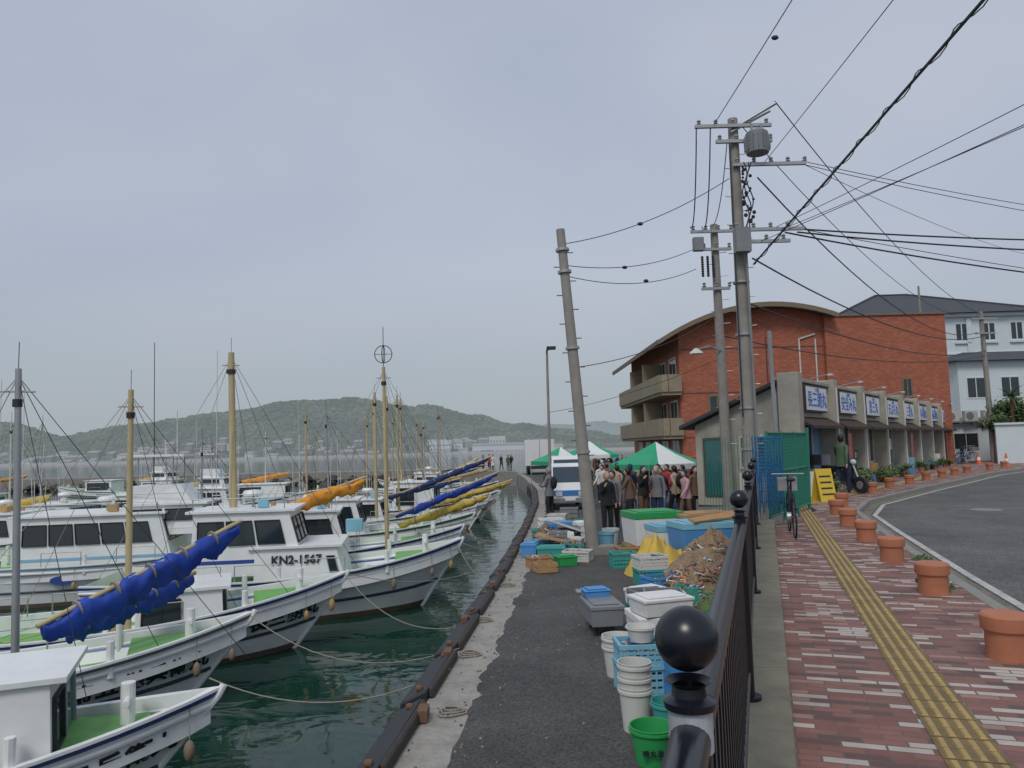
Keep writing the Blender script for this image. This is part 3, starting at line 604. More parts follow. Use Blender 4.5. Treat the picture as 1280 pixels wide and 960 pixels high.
        if kind in('std','fly','long'):
            zt=z0+h+.06
            mb.lathe((-(x0+x1)/2-.1,0,zt),[(.03,0),(.03,.25)],STEEL,8); mb.lathe((-(x0+x1)/2-.1,0,zt+.25),[(0,0),(.22,.01),(.24,.06),(.2,.13),(0,.15)],WHITE,16)
            for s in(-1,1): mb.tube([(-x1,s*w*.85,zt),(-x1,s*w*.85,zt+.25),(-x0-sl-.1,s*w*.85,zt+.25),(-x0-sl-.1,s*w*.85,zt)],.013,STEEL,5)
            for k2 in range(4): xx=-x1+random.uniform(.1,.9); yy=random.uniform(-.6,.6)*w; mb.cyl((xx,yy,zt),(xx+random.uniform(-.1,.1),yy,zt+random.uniform(.7,2.4)),.01,OFFW,n=5)
            mb.cyl((-(x0+x1)/2+.3,.3*w,zt),(-(x0+x1)/2+.3,.3*w,zt+.1),.06,ORG,n=10); mb.bx((-(x0+x1)/2+.2,-.4*w,zt+.1),(.22,.18,.18),random.choice((ORG,OFFW,OFFW,CRL)))
        if kind=='fly':
            zt=z0+h+.06; mb.hexa([(-x1,-w*.8,zt),(-x0-sl-.3,-w*.7,zt),(-x0-sl-.3,w*.7,zt),(-x1,w*.8,zt)],[(-x1,-w*.8,zt+.45),(-x0-sl-.6,-w*.65,zt+.45),(-x0-sl-.6,w*.65,zt+.45),(-x1,w*.8,zt+.45)],WHITE)
            for sx,sy in((-x1+.15,-w*.7),(-x1+.15,w*.7),(-x0-sl-.8,-w*.6),(-x0-sl-.8,w*.6)): mb.cyl((sx,sy,zt+.4),(sx,sy,zt+1.2),.02,STEEL,n=6)
            mb.box(-x1-.1,-x0-sl-.5,-w*.8,w*.8,zt+1.2,zt+1.26,WHITE)
    for (p,dm,m) in extra: q=inv@Vector(p); mb.bx(q,dm,m)
    mb.build('deck_and_cabin',e,smooth=False,bevel=.012)
    mb=MB()
    for (x,y,zt,zb_,m,r) in masts:
        a=inv@Vector((x,y,zb_)); b=inv@Vector((x+random.uniform(-.12,.05),y,zt)); mb.cyl(a,b,r,m,r2=r*.75,n=12)
        if r<.03: continue
        mb.cyl(b-Vector((.2,0,.3)),b+Vector((.2,0,-.3)),.012,m,n=6); mb.cyl(b,b+Vector((0,0,.35)),.006,DARK,n=4)
        for dx,dy in((1.6,.6),(-1.6,.5),(.9,-.9),(-2.4,-.6),(2.6,.1)): mb.cyl(b-Vector((0,0,.1)),(b.x+dx*1.1,b.y+dy,zm+.05),.006,DARK if dx>0 else ROPE,n=4)
        mb.cyl(b-Vector((0,0,.5)),b-Vector((0,0,.4)),r*1.15,DARK,n=10)
    for bi in booms: furl(mb,inv@Vector(bi[0]),inv@Vector(bi[1]),bi[2],bi[3],bi[4] if len(bi)>4 else .6)
    if mb.v: mb.build('masts_and_rigging',e,smooth=True,sharp=75)
    mb=MB()
    for k in range(fend):
        t=.97-.06*k if k<2 else .8-.16*(k-2); p=pos(t,.1,-1); m=float_m or random.choice((ORG,BRF,BRF)); sc=random.uniform(.75,1)
        mb.cyl(p+Vector((0,-.02,.12)),p+Vector((0,-.06,-.26)),.006,ROPE,n=4); mb.sph(p+Vector((0,-.08,-.36)),.062*sc,m,(1,1,1.9),10,8)
    if mb.v: mb.build('fenders',e,smooth=True)
    if txt:
        n=len(txt)
        for i,ch in enumerate(txt):
            t=tt-(n-1-i)*tz*1.06/L; p=pos(t,tf,-1); a=pos(t-.012,tf,-1);b=pos(t+.012,tf,-1); up=pos(t,.18,-1)-pos(t,.52,-1); ux=(b-a).normalized(); uz=(up-ux*up.dot(ux)).normalized()
            text_mesh(ch,tz,TXB,p,ux,uz,'hull_letter',e,off=.05,bold=.02,depth=.008)
    if reg:
        x0,x1,w,z0,h,kind=cabs[0]; text_mesh(reg,.25,TXB,(-(x0+x1)/2-.1,-w*.95,z0+h*.74),(1,0,0),(0,.07,1),'registration',e,off=.03,bold=.03)
    if oval:
        mb=MB(); p=pos(.45,.33,-1); vs=[];k=20
        for i in range(k): a=6.283*i/k; vs.append(p+Vector((math.cos(a)*.28,-.06,math.sin(a)*.11)))
        mb.add(vs,[tuple(range(k))],BLUE); mb.build('oval_emblem',e)
    return e
boat('fishing_boat',(-3.15,8.1),22,L=8,B=1.1,zm=.68,rise=.46,cabs=[(1.45,3.3,.62,.4,1.15,'box')],txt="与兵衛丸",tt=.955,tf=.3,tz=.27,clutter=1,float_m=BRF,fend=1,
     masts=[(-6.35,9.6,3.6,-.9,STEEL,.05)])
boat('fishing_boat',(-4.0,11.5),24,L=8.5,B=1.15,zm=.66,rise=.55,cabs=[(4.4,6,.6,.35,1.2,'box')],txt="第五儀兵衛丸",tt=.93,tz=.3,clutter=5,
     booms=[((-6.1,9.6,.3),(-4.4,12,1.35),BLUC,.1,1.5),((-6.2,10.3,.1),(-4.95,11.6,.62),BLUC,.085,1.2)],fend=2,trimcap=GREY)
boat('fishing_boat',(-3.25,14.5),20,L=8.5,B=1.3,zm=.72,rise=.58,cabs=[(2.2,3.6,.75,.45,.85,'box')],txt="長三朗丸",tt=.94,clutter=3,fend=2,masts=[(-6.7,13,3.6,-.8,WOODM,.06)])
boat('fishing_boat',(-1.25,17.8),8,L=8,B=1.5,zm=.85,rise=.65,cabs=[(2.6,4.6,1.0,.6,.95,'blind'),(3.5,5.9,.95,1.0,1.35,'std')],reg="KN2-1567",clutter=4,masts=[(-6.45,17.2,4.8,-.3,WOODM,.09),(-3.45,20.1,4.7,-.2,WOODM,.06)],
     booms=[((-6.3,17.6,.9),(-3.9,19.5,1.75),ORA,.1,.9)],extra=[((-5.9,16.9,.35),(.8,.6,.35),REDP),((-5.9,16.9,.6),(.9,.65,.1),REDP),((-4.0,18.6,.6),(.4,.3,.3),CRL)])
boat('fishing_boat',(-6.0,20.9),10,L=10,B=1.6,zm=.9,rise=.5,col=LBLUE,cabs=[(3.0,6.8,1.15,.8,1.35,'long'),(2.2,4.2,.95,1.6,.75,'fly')],clutter=4,oval=True,masts=[(-8.6,20.5,2.9,.2,STEEL,.03),(-9.9,20.5,5.6,0,DARK,.012),(-8.4,21,5.4,0,OFFW,.012),(-9.5,21,3.7,0,OFFW,.015)])
boat('fishing_boat',(-1.5,21.8),10,L=9,B=1.3,zm=.8,rise=.6,cabs=[(3.2,5.2,.9,.6,1.4,'std')],clutter=6,booms=[((-3.4,20.9,.6),(-.5,23.9,1.65),BLUC,.07),((-3.4,21.6,.3),(-.8,23.3,1.0),YEL,.08)],masts=[(-5.2,21.0,3.6,0,STEEL,.03)])
boat('fishing_boat',(-1.4,26),6,L=9,B=1.3,zm=.8,rise=.6,cabs=[(3.6,5.4,.9,.5,1.5,'std')],clutter=7,booms=[((-3.8,25.3,1.0),(-.9,27.6,2.1),NAVC,.07),((-3.0,25.9,.5),(-.1,28.2,1.2),YEL,.07)],masts=[(-5.1,27.5,4.6,0,WOODM,.06),(-4.4,25.6,4.3,0,WOODM,.06)],col=GRNP,deckm=GREYDECK)
k=0
for (x,y,h) in [(-1.2,30,4),(-.9,34,3),(-.7,38,2),(-.8,43,0),(-1.0,49,-3),(-1.4,56,-4)]:
    k+=1; c0=random.uniform(2.4,4)
    boat('fishing_boat',(x-random.uniform(0,.7),y),h+random.uniform(-7,7),L=random.uniform(7,10),B=random.uniform(1.1,1.5),zm=random.uniform(.6,.9),rise=random.uniform(.4,.75),cabs=[(c0,c0+random.uniform(1.4,2.6),.85,.5,random.uniform(1.1,1.7),random.choice(('std','box','std')))],clutter=6,col=[BLUE,GRNP,BLUE,LBLUE][k%4],deckm=random.choice((GRNDECK,GREYDECK,GRNDECK,WHITE)),
      masts=[(x-random.uniform(3,4.5),y,random.uniform(3.6,5.4),0,random.choice((WOODM,WOODM,STEEL)),.05),(x-random.uniform(5,8),y+1,random.uniform(3.5,5),0,WOODM,.05)],
      booms=[((x-4,y-.5,random.uniform(.4,.9)),(x-random.uniform(.4,1.6),y+random.uniform(.3,1.8),random.uniform(1.0,2.0)),[YEL,NAVC,OFFW,ORG,BLUC][k%5],random.uniform(.05,.08))],fend=3)
for (x,y) in [(-13,25),(-14,29.5),(-11.5,33.5),(-12,40),(-12,49),(-23,32),(-24,38),(-24,47),(-23,57),(-36,50),(-38,62),(-11,60)]:
    k+=1
    boat('fishing_boat',(x,y),random.choice((0,8,-5,180)),L=random.uniform(8,10.5),B=1.5,zm=.8,rise=.55,cabs=[(2.8,random.uniform(4.5,6.5),1.05,.55,random.uniform(1.1,1.4),random.choice(('std','long','box'))) ]+([(3.2,4.6,.8,1.9,.5,'fly')] if k%5==0 else []),clutter=5,col=[BLUE,LBLUE,GRNP,BLUE,WHITE][k%5],
      masts=[(x-random.uniform(4,6),y,random.uniform(2.6,5),0,random.choice((WOODM,STEEL,OFFW)),.04),(x-random.uniform(2,6),y,random.uniform(4,6),0,OFFW,.015)],booms=[((x-6,y,.7),(x-3,y+.8,1.2),[YEL,YEL,ORA][k%3],.1)] if k%2 else [],fend=2)
# ring antenna on the tall mast, mooring ropes
mb=MB(); c=Vector((-3.5,20.1,5.05))
pts=[c+Vector((math.cos(i*.3142)*.24,0,math.sin(i*.3142)*.24)) for i in range(21)]; mb.tube(pts,.012,DARK,5); mb.cyl(c-Vector((0,0,.5)),c+Vector((0,0,.75)),.01,DARK,n=5); mb.cyl(c-Vector((.24,0,0)),c+Vector((.24,0,0)),.008,DARK,n=5)
pts=[c+Vector((0,math.cos(i*.3142)*.24,math.sin(i*.3142)*.24)) for i in range(21)]; mb.tube(pts,.012,DARK,5); mb.build('ring_antenna')
def sag(a,b,s,n=14): a=Vector(a);b=Vector(b); return [a.lerp(b,i/n)-Vector((0,0,s*4*(i/n)*(1-i/n))) for i in range(n+1)]
mb=MB()
for a,b,s in [((-3.3,8.1,.05),(-.75,8.2,.05),.3),((-4.1,11.5,.0),(-.7,8.9,.08),.4),((-3.3,14.4,.1),(-.45,10.6,.05),.5),((-1.4,17.7,.2),(-.1,13.6,.05),.4),((-1.3,17.8,.2),(.1,17.5,.05),.1),((-1.6,21.7,.1),(.3,20,.05),.25),((-1.5,26,.1),(.6,24.5,.05),.2),((-3.3,14.5,.1),(-.1,16.6,.05),.35)]: mb.tube(sag(a,b,s),.0075,ROPE,5)
mb.build('mooring_rope')
mb=MB()
for x,y in [(-.75,7.0),(-.7,8.9),(-.62,10.6),(-.3,13.2),(.05,17),(.4,22)]:
    mb.bx((x-.12,y-.15,.06),(.09,.2,.1),RUST)
    for j in range(3):
        r=.11-.025*j; pts=[Vector((x+.12+math.cos(i*.5)*r*(1.2+.15*math.sin(i*1.7)),y+math.sin(i*.5)*r*(1+.2*math.sin(i+j)),.012+.016*j)) for i in range(15)]; mb.tube(pts,.009,ROPE,5)
mb.build('coiled_rope')
# ---------------------------------------------------------------- poles and wires
BRN=mat('insulator',(.3,.3,.3),.3)
p1=(5.72,18.0); mb=MB(); mb.cyl((*p1,0),(*p1,10.5),.19,POLE,r2=.12,n=18)
for z,x0,x1 in((10.25,-1.0,.9),(9.85,-.5,.9),(9.25,-.1,1.7),(7.6,-.2,1.55),(7.3,.1,1.2)):
    mb.box(p1[0]+x0,p1[0]+x1,17.78,17.86,z-.04,z+.04,STEEL)
    xx=p1[0]+x0+.1
    while xx<p1[0]+x1: mb.lathe((xx,17.82,z+.04),[(.03,0),(.055,.03),(.03,.06),(.055,.09),(.03,.13),(0,.14)],BRN,8); xx+=.42
mb.cyl((p1[0]+.15,17.85,10.3),(p1[0]+1.0,17.7,10.75),.04,STEEL); mb.cyl((p1[0]-.1,17.85,10.1),(p1[0]+.9,17.85,10.62),.03,STEEL)
mb.cyl((p1[0]+.5,17.75,9.5),(p1[0]+.5,17.75,10.0),.27,GREY,n=18); mb.lathe((p1[0]+.5,17.75,10),[(.27,0),(.2,.07),(0,.09)],GREY,18)
for i in range(14): q=i*.45; mb.bx((p1[0]+.5+.29*math.cos(q),17.75+.29*math.sin(q),9.75),(.05,.012,.36),GREY,rz=q)
for s in(-.12,.12): mb.cyl((p1[0]+.5+s,17.75,10.05),(p1[0]+.5+s,17.75,10.25),.03,BRN)
mb.box(p1[0]-.2,p1[0]+.16,17.55,17.8,7.0,7.6,GREY)
for i in range(24): z=2.0+i*.36; s=1 if i%2 else -1; mb.cyl((p1[0],18,z),(p1[0]+.3*s,17.9,z),.01,STEEL,n=5)
for i in range(26): z=7.8+i*.055; mb.sph((p1[0]+.22+random.uniform(-.12,.14),17.8+random.uniform(-.05,.05),z),random.uniform(.03,.06),DARK,n=6,k=4)
for j in range(3): mb.tube([Vector((p1[0]+.15+.06*j+.07*math.sin(i*.9+j),17.78,9.3-i*.15)) for i in range(12)],.016,DARK,5)
mb.tube([(p1[0]-.17,17.8,9.8),(p1[0]-.19,17.8,3)],.02,DARK,5); mb.tube([(p1[0]+.1,17.8,7),(p1[0]+.12,17.8,1.5)],.03,GREY,6)
for z in(2.2,3.2,5,6.3): mb.cyl((p1[0],18,z),(p1[0],18,z+.05),.2,STEEL,n=16)
YS=mat('sign_yellow',(.7,.5,.04),.5,.05)
mb.build('utility_pole',smooth=True)
p2=(6.3,22.0); mb=MB(); mb.cyl((*p2,0),(p2[0]-.05,22,9.0),.17,POLE,r2=.11,n=16)
for z,x0,x1 in((8.75,-.8,.5),(8.2,-.5,.4),(7.0,-.55,.3)):
    mb.box(p2[0]+x0,p2[0]+x1,21.8,21.88,z-.04,z+.04,STEEL)
    xx=p2[0]+x0+.08
    while xx<p2[0]+x1: mb.lathe((xx,21.84,z+.04),[(.03,0),(.06,.04),(.03,.08),(.06,.12),(0,.16)],BRN,8); xx+=.38
for k_ in range(3): 
    for j in range(9): mb.sph((p2[0]-.5+.16*k_,21.8,7.95-j*.07),.045,DARK,n=6,k=4)
mb.box(p2[0]-.75,p2[0]-.45,21.7,21.9,8.15,8.55,GREY)
mb.tube([(p2[0],21.9,5.1),(p2[0]-.45,21.7,5.25),(p2[0]-.8,21.5,5.15)],.025,STEEL,6); mb.lathe((p2[0]-.9,21.45,5.0),[(.05,.16),(.18,.05),(.2,0),(0,.02)],OFFW,14)
for i in range(18): z=2+i*.36; s=1 if i%2 else -1; mb.cyl((p2[0],22,z),(p2[0]+.28*s,21.9,z),.01,STEEL,n=5)
mb.build('utility_pole',smooth=True)
mb=MB(); a=Vector((1.72,16.8,0));b=Vector((1.22,16.9,7.45)); mb.cyl(a,b,.15,POLE,r2=.1,n=16)
d=b-a
for i in range(16): q=a+d*(.25+i*.045); s=1 if i%2 else -1; mb.cyl(q,q+Vector((.24*s,0,0)),.012,RUST,n=5)
for t in(.62,.86,.93,.3): q=a+d*t; mb.cyl(q,q+d*.008,.16,STEEL,n=14)
mb.box(1.6,2.2,16.6,17.0,-.01,.18,CONC); mb.build('utility_pole',smooth=True)
mb=MB(); mb.cyl((1.33,27.8,0),(1.35,27.8,5.9),.06,POLE,r2=.045,n=12); mb.cyl((1.33,27.8,0),(1.33,27.8,.5),.09,POLE,n=12); mb.tube([(1.35,27.8,5.9),(1.35,27.8,6.05),(1.5,27.6,6.12)],.035,DARK,8); mb.bx((1.5,27.55,6.1),(.34,.3,.1),DARK); mb.build('street_lamp',smooth=True)
mb=MB(); mb.cyl((7.1,20,0),(7.05,20,5.4),.06,STEEL,r2=.05); mb.build('steel_post')
mb=MB(); mb.cyl((29.0,45,.6),(28.9,45,10),.17,POLE,r2=.12,n=14); mb.box(28.2,29.8,44.8,44.9,9.5,9.6,STEEL); mb.box(28.4,29.6,44.8,44.9,8.6,8.7,STEEL); mb.build('utility_pole',smooth=True)
mb=MB(); mb.cyl((33.6,60,.6),(33.6,60,14.8),.12,POLE,r2=.08,n=12); mb.build('flag_pole')
W=MB()
def w(a,b,s,r,m=DARK): W.tube(sag(a,b,s,18),r,m,5)
T1=(5.72,17.82)
w((T1[0]+.3,17.9,6.75),(5.15,-3,8.3),.0,.022)
for i in range(150):
    t=i/150; y=17.9-20.9*t; x=T1[0]+.3-(T1[0]+.3-5.15)*t; z=6.75+1.55*t; q=i*.9
    W.cyl((x+.045*math.cos(q),y,z+.045*math.sin(q)),(x+.045*math.cos(q+.9),y-.14,z+.0103+.045*math.sin(q+.9)),.008,DARK,n=4)
for a,b,s,r in [((6.6,17.8,7.65),(9.5,3,7.4),.1,.008),((6.9,17.8,7.65),(10.2,3,7.1),.1,.008),((6.2,17.8,7.3),(9.4,3,6.9),.1,.008),
  ((5.2,17.8,10.3),(5.0,-4,10.2),.1,.01),((6.4,17.8,9.3),(4.7,-4,8.4),.1,.008),((6.7,17.7,10.8),(28.9,45,9.9),.9,.014),((5.9,17.8,10.2),(28.3,44.9,9.6),1.2,.012),((6.2,17.8,8.9),(28.5,44.9,8.7),1.4,.02),
  ((7.3,17.8,9.3),(40,32,11),.8,.01),((7.0,17.8,9.3),(40,30,9.5),.8,.01),((6.9,17.8,7.6),(30,24,8.8),.35,.022),((7.1,17.8,7.5),(30,23,8.2),.5,.022),((6.8,17.8,7.5),(30,26,7.2),.5,.022),((7.1,17.8,7.6),(30,26,6.7),.3,.01),
  ((5.8,17.9,5.8),(29,45,7.6),.7,.02),((6.3,22,5.6),(29,45,7.3),.6,.018),((6.0,17.9,6.9),(29,45,8.5),.9,.022),((7.2,17.8,9.3),(35,45,13),.6,.008),
  ((1.25,16.9,7.1),(5.5,17.8,8.9),.25,.01),((1.3,16.9,6.6),(5.55,21.8,8.2),.25,.01),((1.32,16.9,6.35),(5.6,21.8,7.6),.3,.01),((1.45,16.85,4.2),(6.2,22,6.2),.25,.01),((1.35,27.8,3.7),(6.2,22,4.9),.2,.008),
  ((4.75,17.8,10.25),(5.5,21.85,8.9),.8,.016),((5.1,17.8,10.25),(5.85,21.85,8.9),.9,.016),((5.5,17.8,9.9),(6.1,21.85,8.9),.6,.012)]: w(a,b,s,r)
for a,b,t in [((1.25,16.9,7.1),(5.5,17.8,8.9),.45),((1.3,16.9,6.6),(5.55,21.8,8.2),.4),((1.32,16.9,6.35),(5.6,21.8,7.6),.55),((5.2,17.8,10.3),(5,-4,10.2),.2)]:
    p_=Vector(a).lerp(Vector(b),t)-Vector((0,0,.25)); W.sph(p_,.045,DARK,(1.6,1,1),8,6)
W.build('power_line')
# ---------------------------------------------------------------- quay clutter
def crate(name,x,y,z,d,m,rz=0,fill=None):
    mb=MB(Matrix.Translation((x,y,z))@Matrix.Rotation(rz,4,'Z')); a,b,h=d[0]/2,d[1]/2,d[2]; t=.012
    mb.box(-a,a,-b,b,0,t,m)
    for k in range(4):
        z0=h*(.06+k*.24); 
        mb.box(-a,a,-b,-b+t,z0,z0+h*.15,m);mb.box(-a,a,b-t,b,z0,z0+h*.15,m);mb.box(-a,-a+t,-b+t,b-t,z0,z0+h*.15,m);mb.box(a-t,a,-b+t,b-t,z0,z0+h*.15,m)
    mb.box(-a-.015,a+.015,-b-.015,-b+t+.003,h-.04,h,m);mb.box(-a-.015,a+.015,b-t-.003,b+.015,h-.04,h,m);mb.box(-a-.015,-a+t,-b+t,b-t,h-.04,h,m);mb.box(a-t,a+.015,-b+t,b-t,h-.04,h,m)
    n=7
    for i in range(n+1):
        xx=-a+2*a*i/n; mb.box(xx-.008,xx+.008,-b-.004,-b+t-.002,0,h-.04,m); mb.box(xx-.008,xx+.008,b-t+.002,b+.004,0,h-.04,m)
        yy=-b+2*b*i/n; mb.box(-a-.004,-a+t-.002,yy-.008,yy+.008,0,h-.04,m); mb.box(a-t+.002,a+.004,yy-.008,yy+.008,0,h-.04,m)
    for i in range(12): c=Vector((random.uniform(-a,a)*.6,random.uniform(-b,b)*.6,h*random.uniform(.5,.95))); mb.tube([c+Vector((math.cos(j+i)*.07,math.sin(j+i)*.07,.02*math.sin(j))) for j in range(6)],.01,fill or random.choice((ROPE,NETG,NETB,STY,PINK)),4)
    return mb.build(name)
def bucket(name,x,y,z,r,h,m,n=1):
    mb=MB()
    for i in range(n):
        zz=z+i*h*.28; mb.lathe((x,y,zz),[(0,.01),(r*.78,0),(r*.97,h*.86),(r*1.06,h*.87),(r*1.06,h*.93),(r,h*.94),(r*1.04,h),(r*.96,h),(r*.76,.03),(0,.03)],m,28)
    mb.tube([Vector((x+r*1.05*math.cos(q),y+r*.3-abs(math.sin(q))*r*.2,z+(n-1)*h*.28+h*.9-math.sin(q)*h*.35)) for q in [i*math.pi/10 for i in range(11)]],.004,STEEL,4)
    return mb.build(name,smooth=True)
def sbox(name,x,y,z,d,m,rz=0,lid=None):
    mb=MB(Matrix.Translation((x,y,z))@Matrix.Rotation(rz,4,'Z')); a,b,h=d[0]/2,d[1]/2,d[2]
    mb.hexa([(-a*.94,-b*.94,0),(a*.94,-b*.94,0),(a*.94,b*.94,0),(-a*.94,b*.94,0)],[(-a,-b,h*.8),(a,-b,h*.8),(a,b,h*.8),(-a,b,h*.8)],m)
    mb.box(-a-.012,a+.012,-b-.012,b+.012,h*.803,h,lid or m); mb.box(-a*.8,a*.8,-b*.8,b*.8,h+.001,h+.02,lid or m)
    return mb.build(name,bevel=.012)
bucket('green_bucket',1.0,5.85,0,.17,.27,GRNP); bucket('white_bucket',.98,6.5,0,.14,.36,OFFW,3); bucket('green_bucket',1.22,6.3,0,.14,.3,TEALP)
text_mesh("鴨丸漁業",.055,TXB,(1.0,5.69,.12),(1,0,0),(0,0,1),'bucket_lettering',bpy.data.objects['green_bucket'],off=.012,bold=.02)
crate('plastic_crate',1.2,7.5,0,(.46,.36,.28),CRL,.1); crate('plastic_crate',1.2,7.5,.28,(.46,.36,.2),CRL,.05); bucket('white_bucket',1.05,8.0,0,.17,.32,OFFW,2)
crate('plastic_crate',1.6,7.2,0,(.36,.36,.46),CRB,.2); bucket('white_bucket',1.2,7.45,.49,.14,.14,OFFW)
sbox('dock_box',1.1,9.9,.12,(.42,.7,.26),GREY,.1); sbox('styrofoam_box',1.75,9.0,0,(.8,.62,.42),STY,.12); sbox('styrofoam_box',1.68,8.9,.43,(.62,.45,.2),STY,.3); sbox('bait_box',1.05,10.15,.39,(.34,.25,.1),CRB,.2)
crate('plastic_crate',1.75,10.0,0,(.5,.4,.3),TEALP,.2); crate('plastic_crate',2.0,10.4,0,(.5,.36,.4),GREY,-.1); crate('plastic_crate',1.85,10.8,0,(.45,.36,.34),GREY,.2)
mb=MB(); 
for i in range(4): mb.cyl((.98+.22*(i%2),9.65+.45*(i//2),.0),(.98+.22*(i%2),9.65+.45*(i//2),.115),.03,DARK)
mb.build('trolley_wheels')
def pile(name,c,r,h,m,n=60,ropes=None):
    mb=MB(); ph=random.random()*50; vs=[];k=40;j_=16
    for j in range(j_+1):
        rr=j/j_
        for i in range(k):
            t=6.283*i/k; q=1+.3*noise.noise((math.cos(t)*1.5,math.sin(t)*1.5,ph)); z=h*(1-rr**2)*(1+.6*noise.noise((math.cos(t)*rr*3,math.sin(t)*rr*3,ph+3)))+.14*h*noise.noise((math.cos(t)*rr*12,math.sin(t)*rr*12,ph)); vs.append(Vector(c)+Vector((math.cos(t)*rr*r[0]*q,math.sin(t)*rr*r[1]*q,max(.0,z))))
    mb.add(vs,[(j*k+i,j*k+(i+1)%k,(j+1)*k+(i+1)%k,(j+1)*k+i) for j in range(j_) for i in range(k)],m)
    for _ in range(n):
        a=random.random()*6.28; rr=random.random()**.5*.9; z=h*(1-rr**2); p=Vector(c)+Vector((math.cos(a)*rr*r[0],math.sin(a)*rr*r[1],z+.03)); b=random.random()*6.28; q=random.uniform(.04,.12)
        mb.tube([p+Vector((math.cos(b+i*.7)*q*(1+i*.1),math.sin(b+i*.7)*q,.02*math.sin(i*1.7)-.012*i)) for i in range(8)],random.choice((.007,.01,.013)),random.choice(ropes) if isinstance(ropes,(list,tuple)) else (ropes or m),4)
    return mb.build(name,smooth=True)
MIX=[ROPE,NETM,NETB,PINK,STY,NETM,RUST]
pile('fishing_net_pile',(3.05,12.4,0),(.75,1.1),.5,NETM,230,MIX); pile('fishing_net_pile',(2.5,11.2,0),(.45,.5),.28,NETG,80,[NETG,CRL,STY,ROPE]); pile('fishing_net_pile',(3.5,13.3,.1),(.7,.7),.62,NETM,150,MIX)
pile('green_net_pile',(2.9,10.9,0),(.5,.5),.26,LEAF2,80,[GRNP,LEAF2,ROPE]); pile('fishing_net_pile',(2.9,11.6,.05),(.5,.4),.42,NETM,90,MIX+[ORA])
pile('yellow_tarp',(2.65,14.0,0),(.6,.7),.62,YEL,0); sbox('blue_tank',3.6,14.4,.3,(1.15,.8,.62),CRB,.2,CRL); sbox('white_tank',3.1,15.1,.2,(.8,.7,.6),STY,.2,CRL); sbox('white_cooler',3.0,16.5,.25,(1.1,.9,.7),STY,.2,GRNP); sbox('wood_crate',4.1,16.3,.5,(1.3,.8,.4),WOOD,.3); sbox('storage_box',4.1,16.3,0,(1.0,.7,.48),GREY,.3)
mb=MB(); mb.bx((3.6,14.4,.15),(1.1,.75,.28),WOOD,.2); mb.bx((3.1,15.1,.09),(.8,.7,.2),WOOD,.2); mb.bx((3.0,16.5,.12),(1.1,.9,.24),WOOD,.2); mb.build('wooden_pallet')
crate('plastic_crate',2.35,12.4,0,(.5,.38,.25),CRB,.4); crate('plastic_crate',2.3,13.0,0,(.5,.4,.28),TEALP,.1); crate('plastic_crate',2.3,13.0,.28,(.5,.4,.22),OFFW,.2); sbox('styrofoam_box',1.95,11.4,0,(.55,.38,.25),STY,.5); crate('plastic_crate',2.1,14.9,0,(.45,.35,.3),TEALP,.1)
sbox('storage_box',4.0,12.9,0,(.5,.9,.5),WOOD,.34)
mb=MB()
for i in range(9): mb.cyl((4.3+.05*i,13.2+.2*i,.1),(4.35+.06*i,13.7+.2*i,1.3+.15*math.sin(i)),.013,random.choice((WOODM,STEEL,CRB)),n=5)
for i in range(6): mb.cyl((3.3,13.9+.08*i,.95),(4.3,14.3+.08*i,1.0+.01*i),.03,WOOD,n=6)
mb.build('fishing_rod_bundle')
cl=[(0.45,15.2,.45,.3,.22,WOOD),(.75,16.3,.6,.4,.26,TEALP),(.55,17.2,.5,.4,.3,CRL),(1.05,17.8,.6,.5,.4,STY),(1.3,18.4,.5,.4,.45,GREY),(.8,18.6,.5,.4,.3,REDP),(1.3,15.9,.55,.4,.22,OFFW),(1.0,15.3,.4,.3,.2,GRNP),(1.15,19.5,.7,.5,.45,CRB),(.95,20.6,.6,.5,.45,STY),(1.5,20.2,.5,.4,.4,WOOD),(1.6,22.2,.5,.4,.6,GREY),(.3,16.6,.35,.35,.3,CRB),(2.3,15.7,.4,.4,.3,WOOD),(.95,17,.4,.3,.5,GREY),(1.3,17.4,.5,.3,.3,OFFW),(.65,19.4,.4,.3,.3,TEALP),(1.7,19,.4,.4,.5,STY),(1.2,21.4,.5,.4,.5,OFFW),(1.9,21.2,.4,.4,.35,TEALP)]
for x,y,a,b,h,m in cl:
    if random.random()<.6: crate('plastic_crate',x,y,0,(a,b,h),m,random.uniform(-.4,.4))
    else: sbox('storage_box',x,y,0,(a,b,h),m,random.uniform(-.4,.4))
pile('fishing_net_pile',(1.2,16.6,0),(.4,.35),.3,NETG,60,[NETG,ROPE,NETB]); pile('fishing_net_pile',(.7,17.9,.0),(.35,.5),.5,NETM,60,MIX)
mb=MB(); mb.bx((1.35,18.0,.45),(1.3,.6,.05),OFFW,.3,.35); mb.bx((.9,16.9,.35),(.9,.5,.04),WOOD,-.2,.2); mb.build('leaning_board')
for (x,y) in [(2.1,17.5),(2.3,18.2)]: bucket('light_blue_bucket',x,y,0,.2,.4,random.choice((CRL,OFFW)))
mb=MB(Matrix.Translation((.55,14.5,0))@Matrix.Rotation(.3,4,'Z'))
for z in(.02,.12): 
    for s in(-1,1): mb.box(-.2,.2,s*.15-.01,s*.15+.01,z,z+.07,WOOD)
    for s in(-1,1): mb.box(s*.19-.01,s*.19+.01,-.14,.14,z,z+.07,WOOD)
mb.box(-.18,.18,-.135,.135,.0,.018,WOOD); mb.build('wooden_crate')
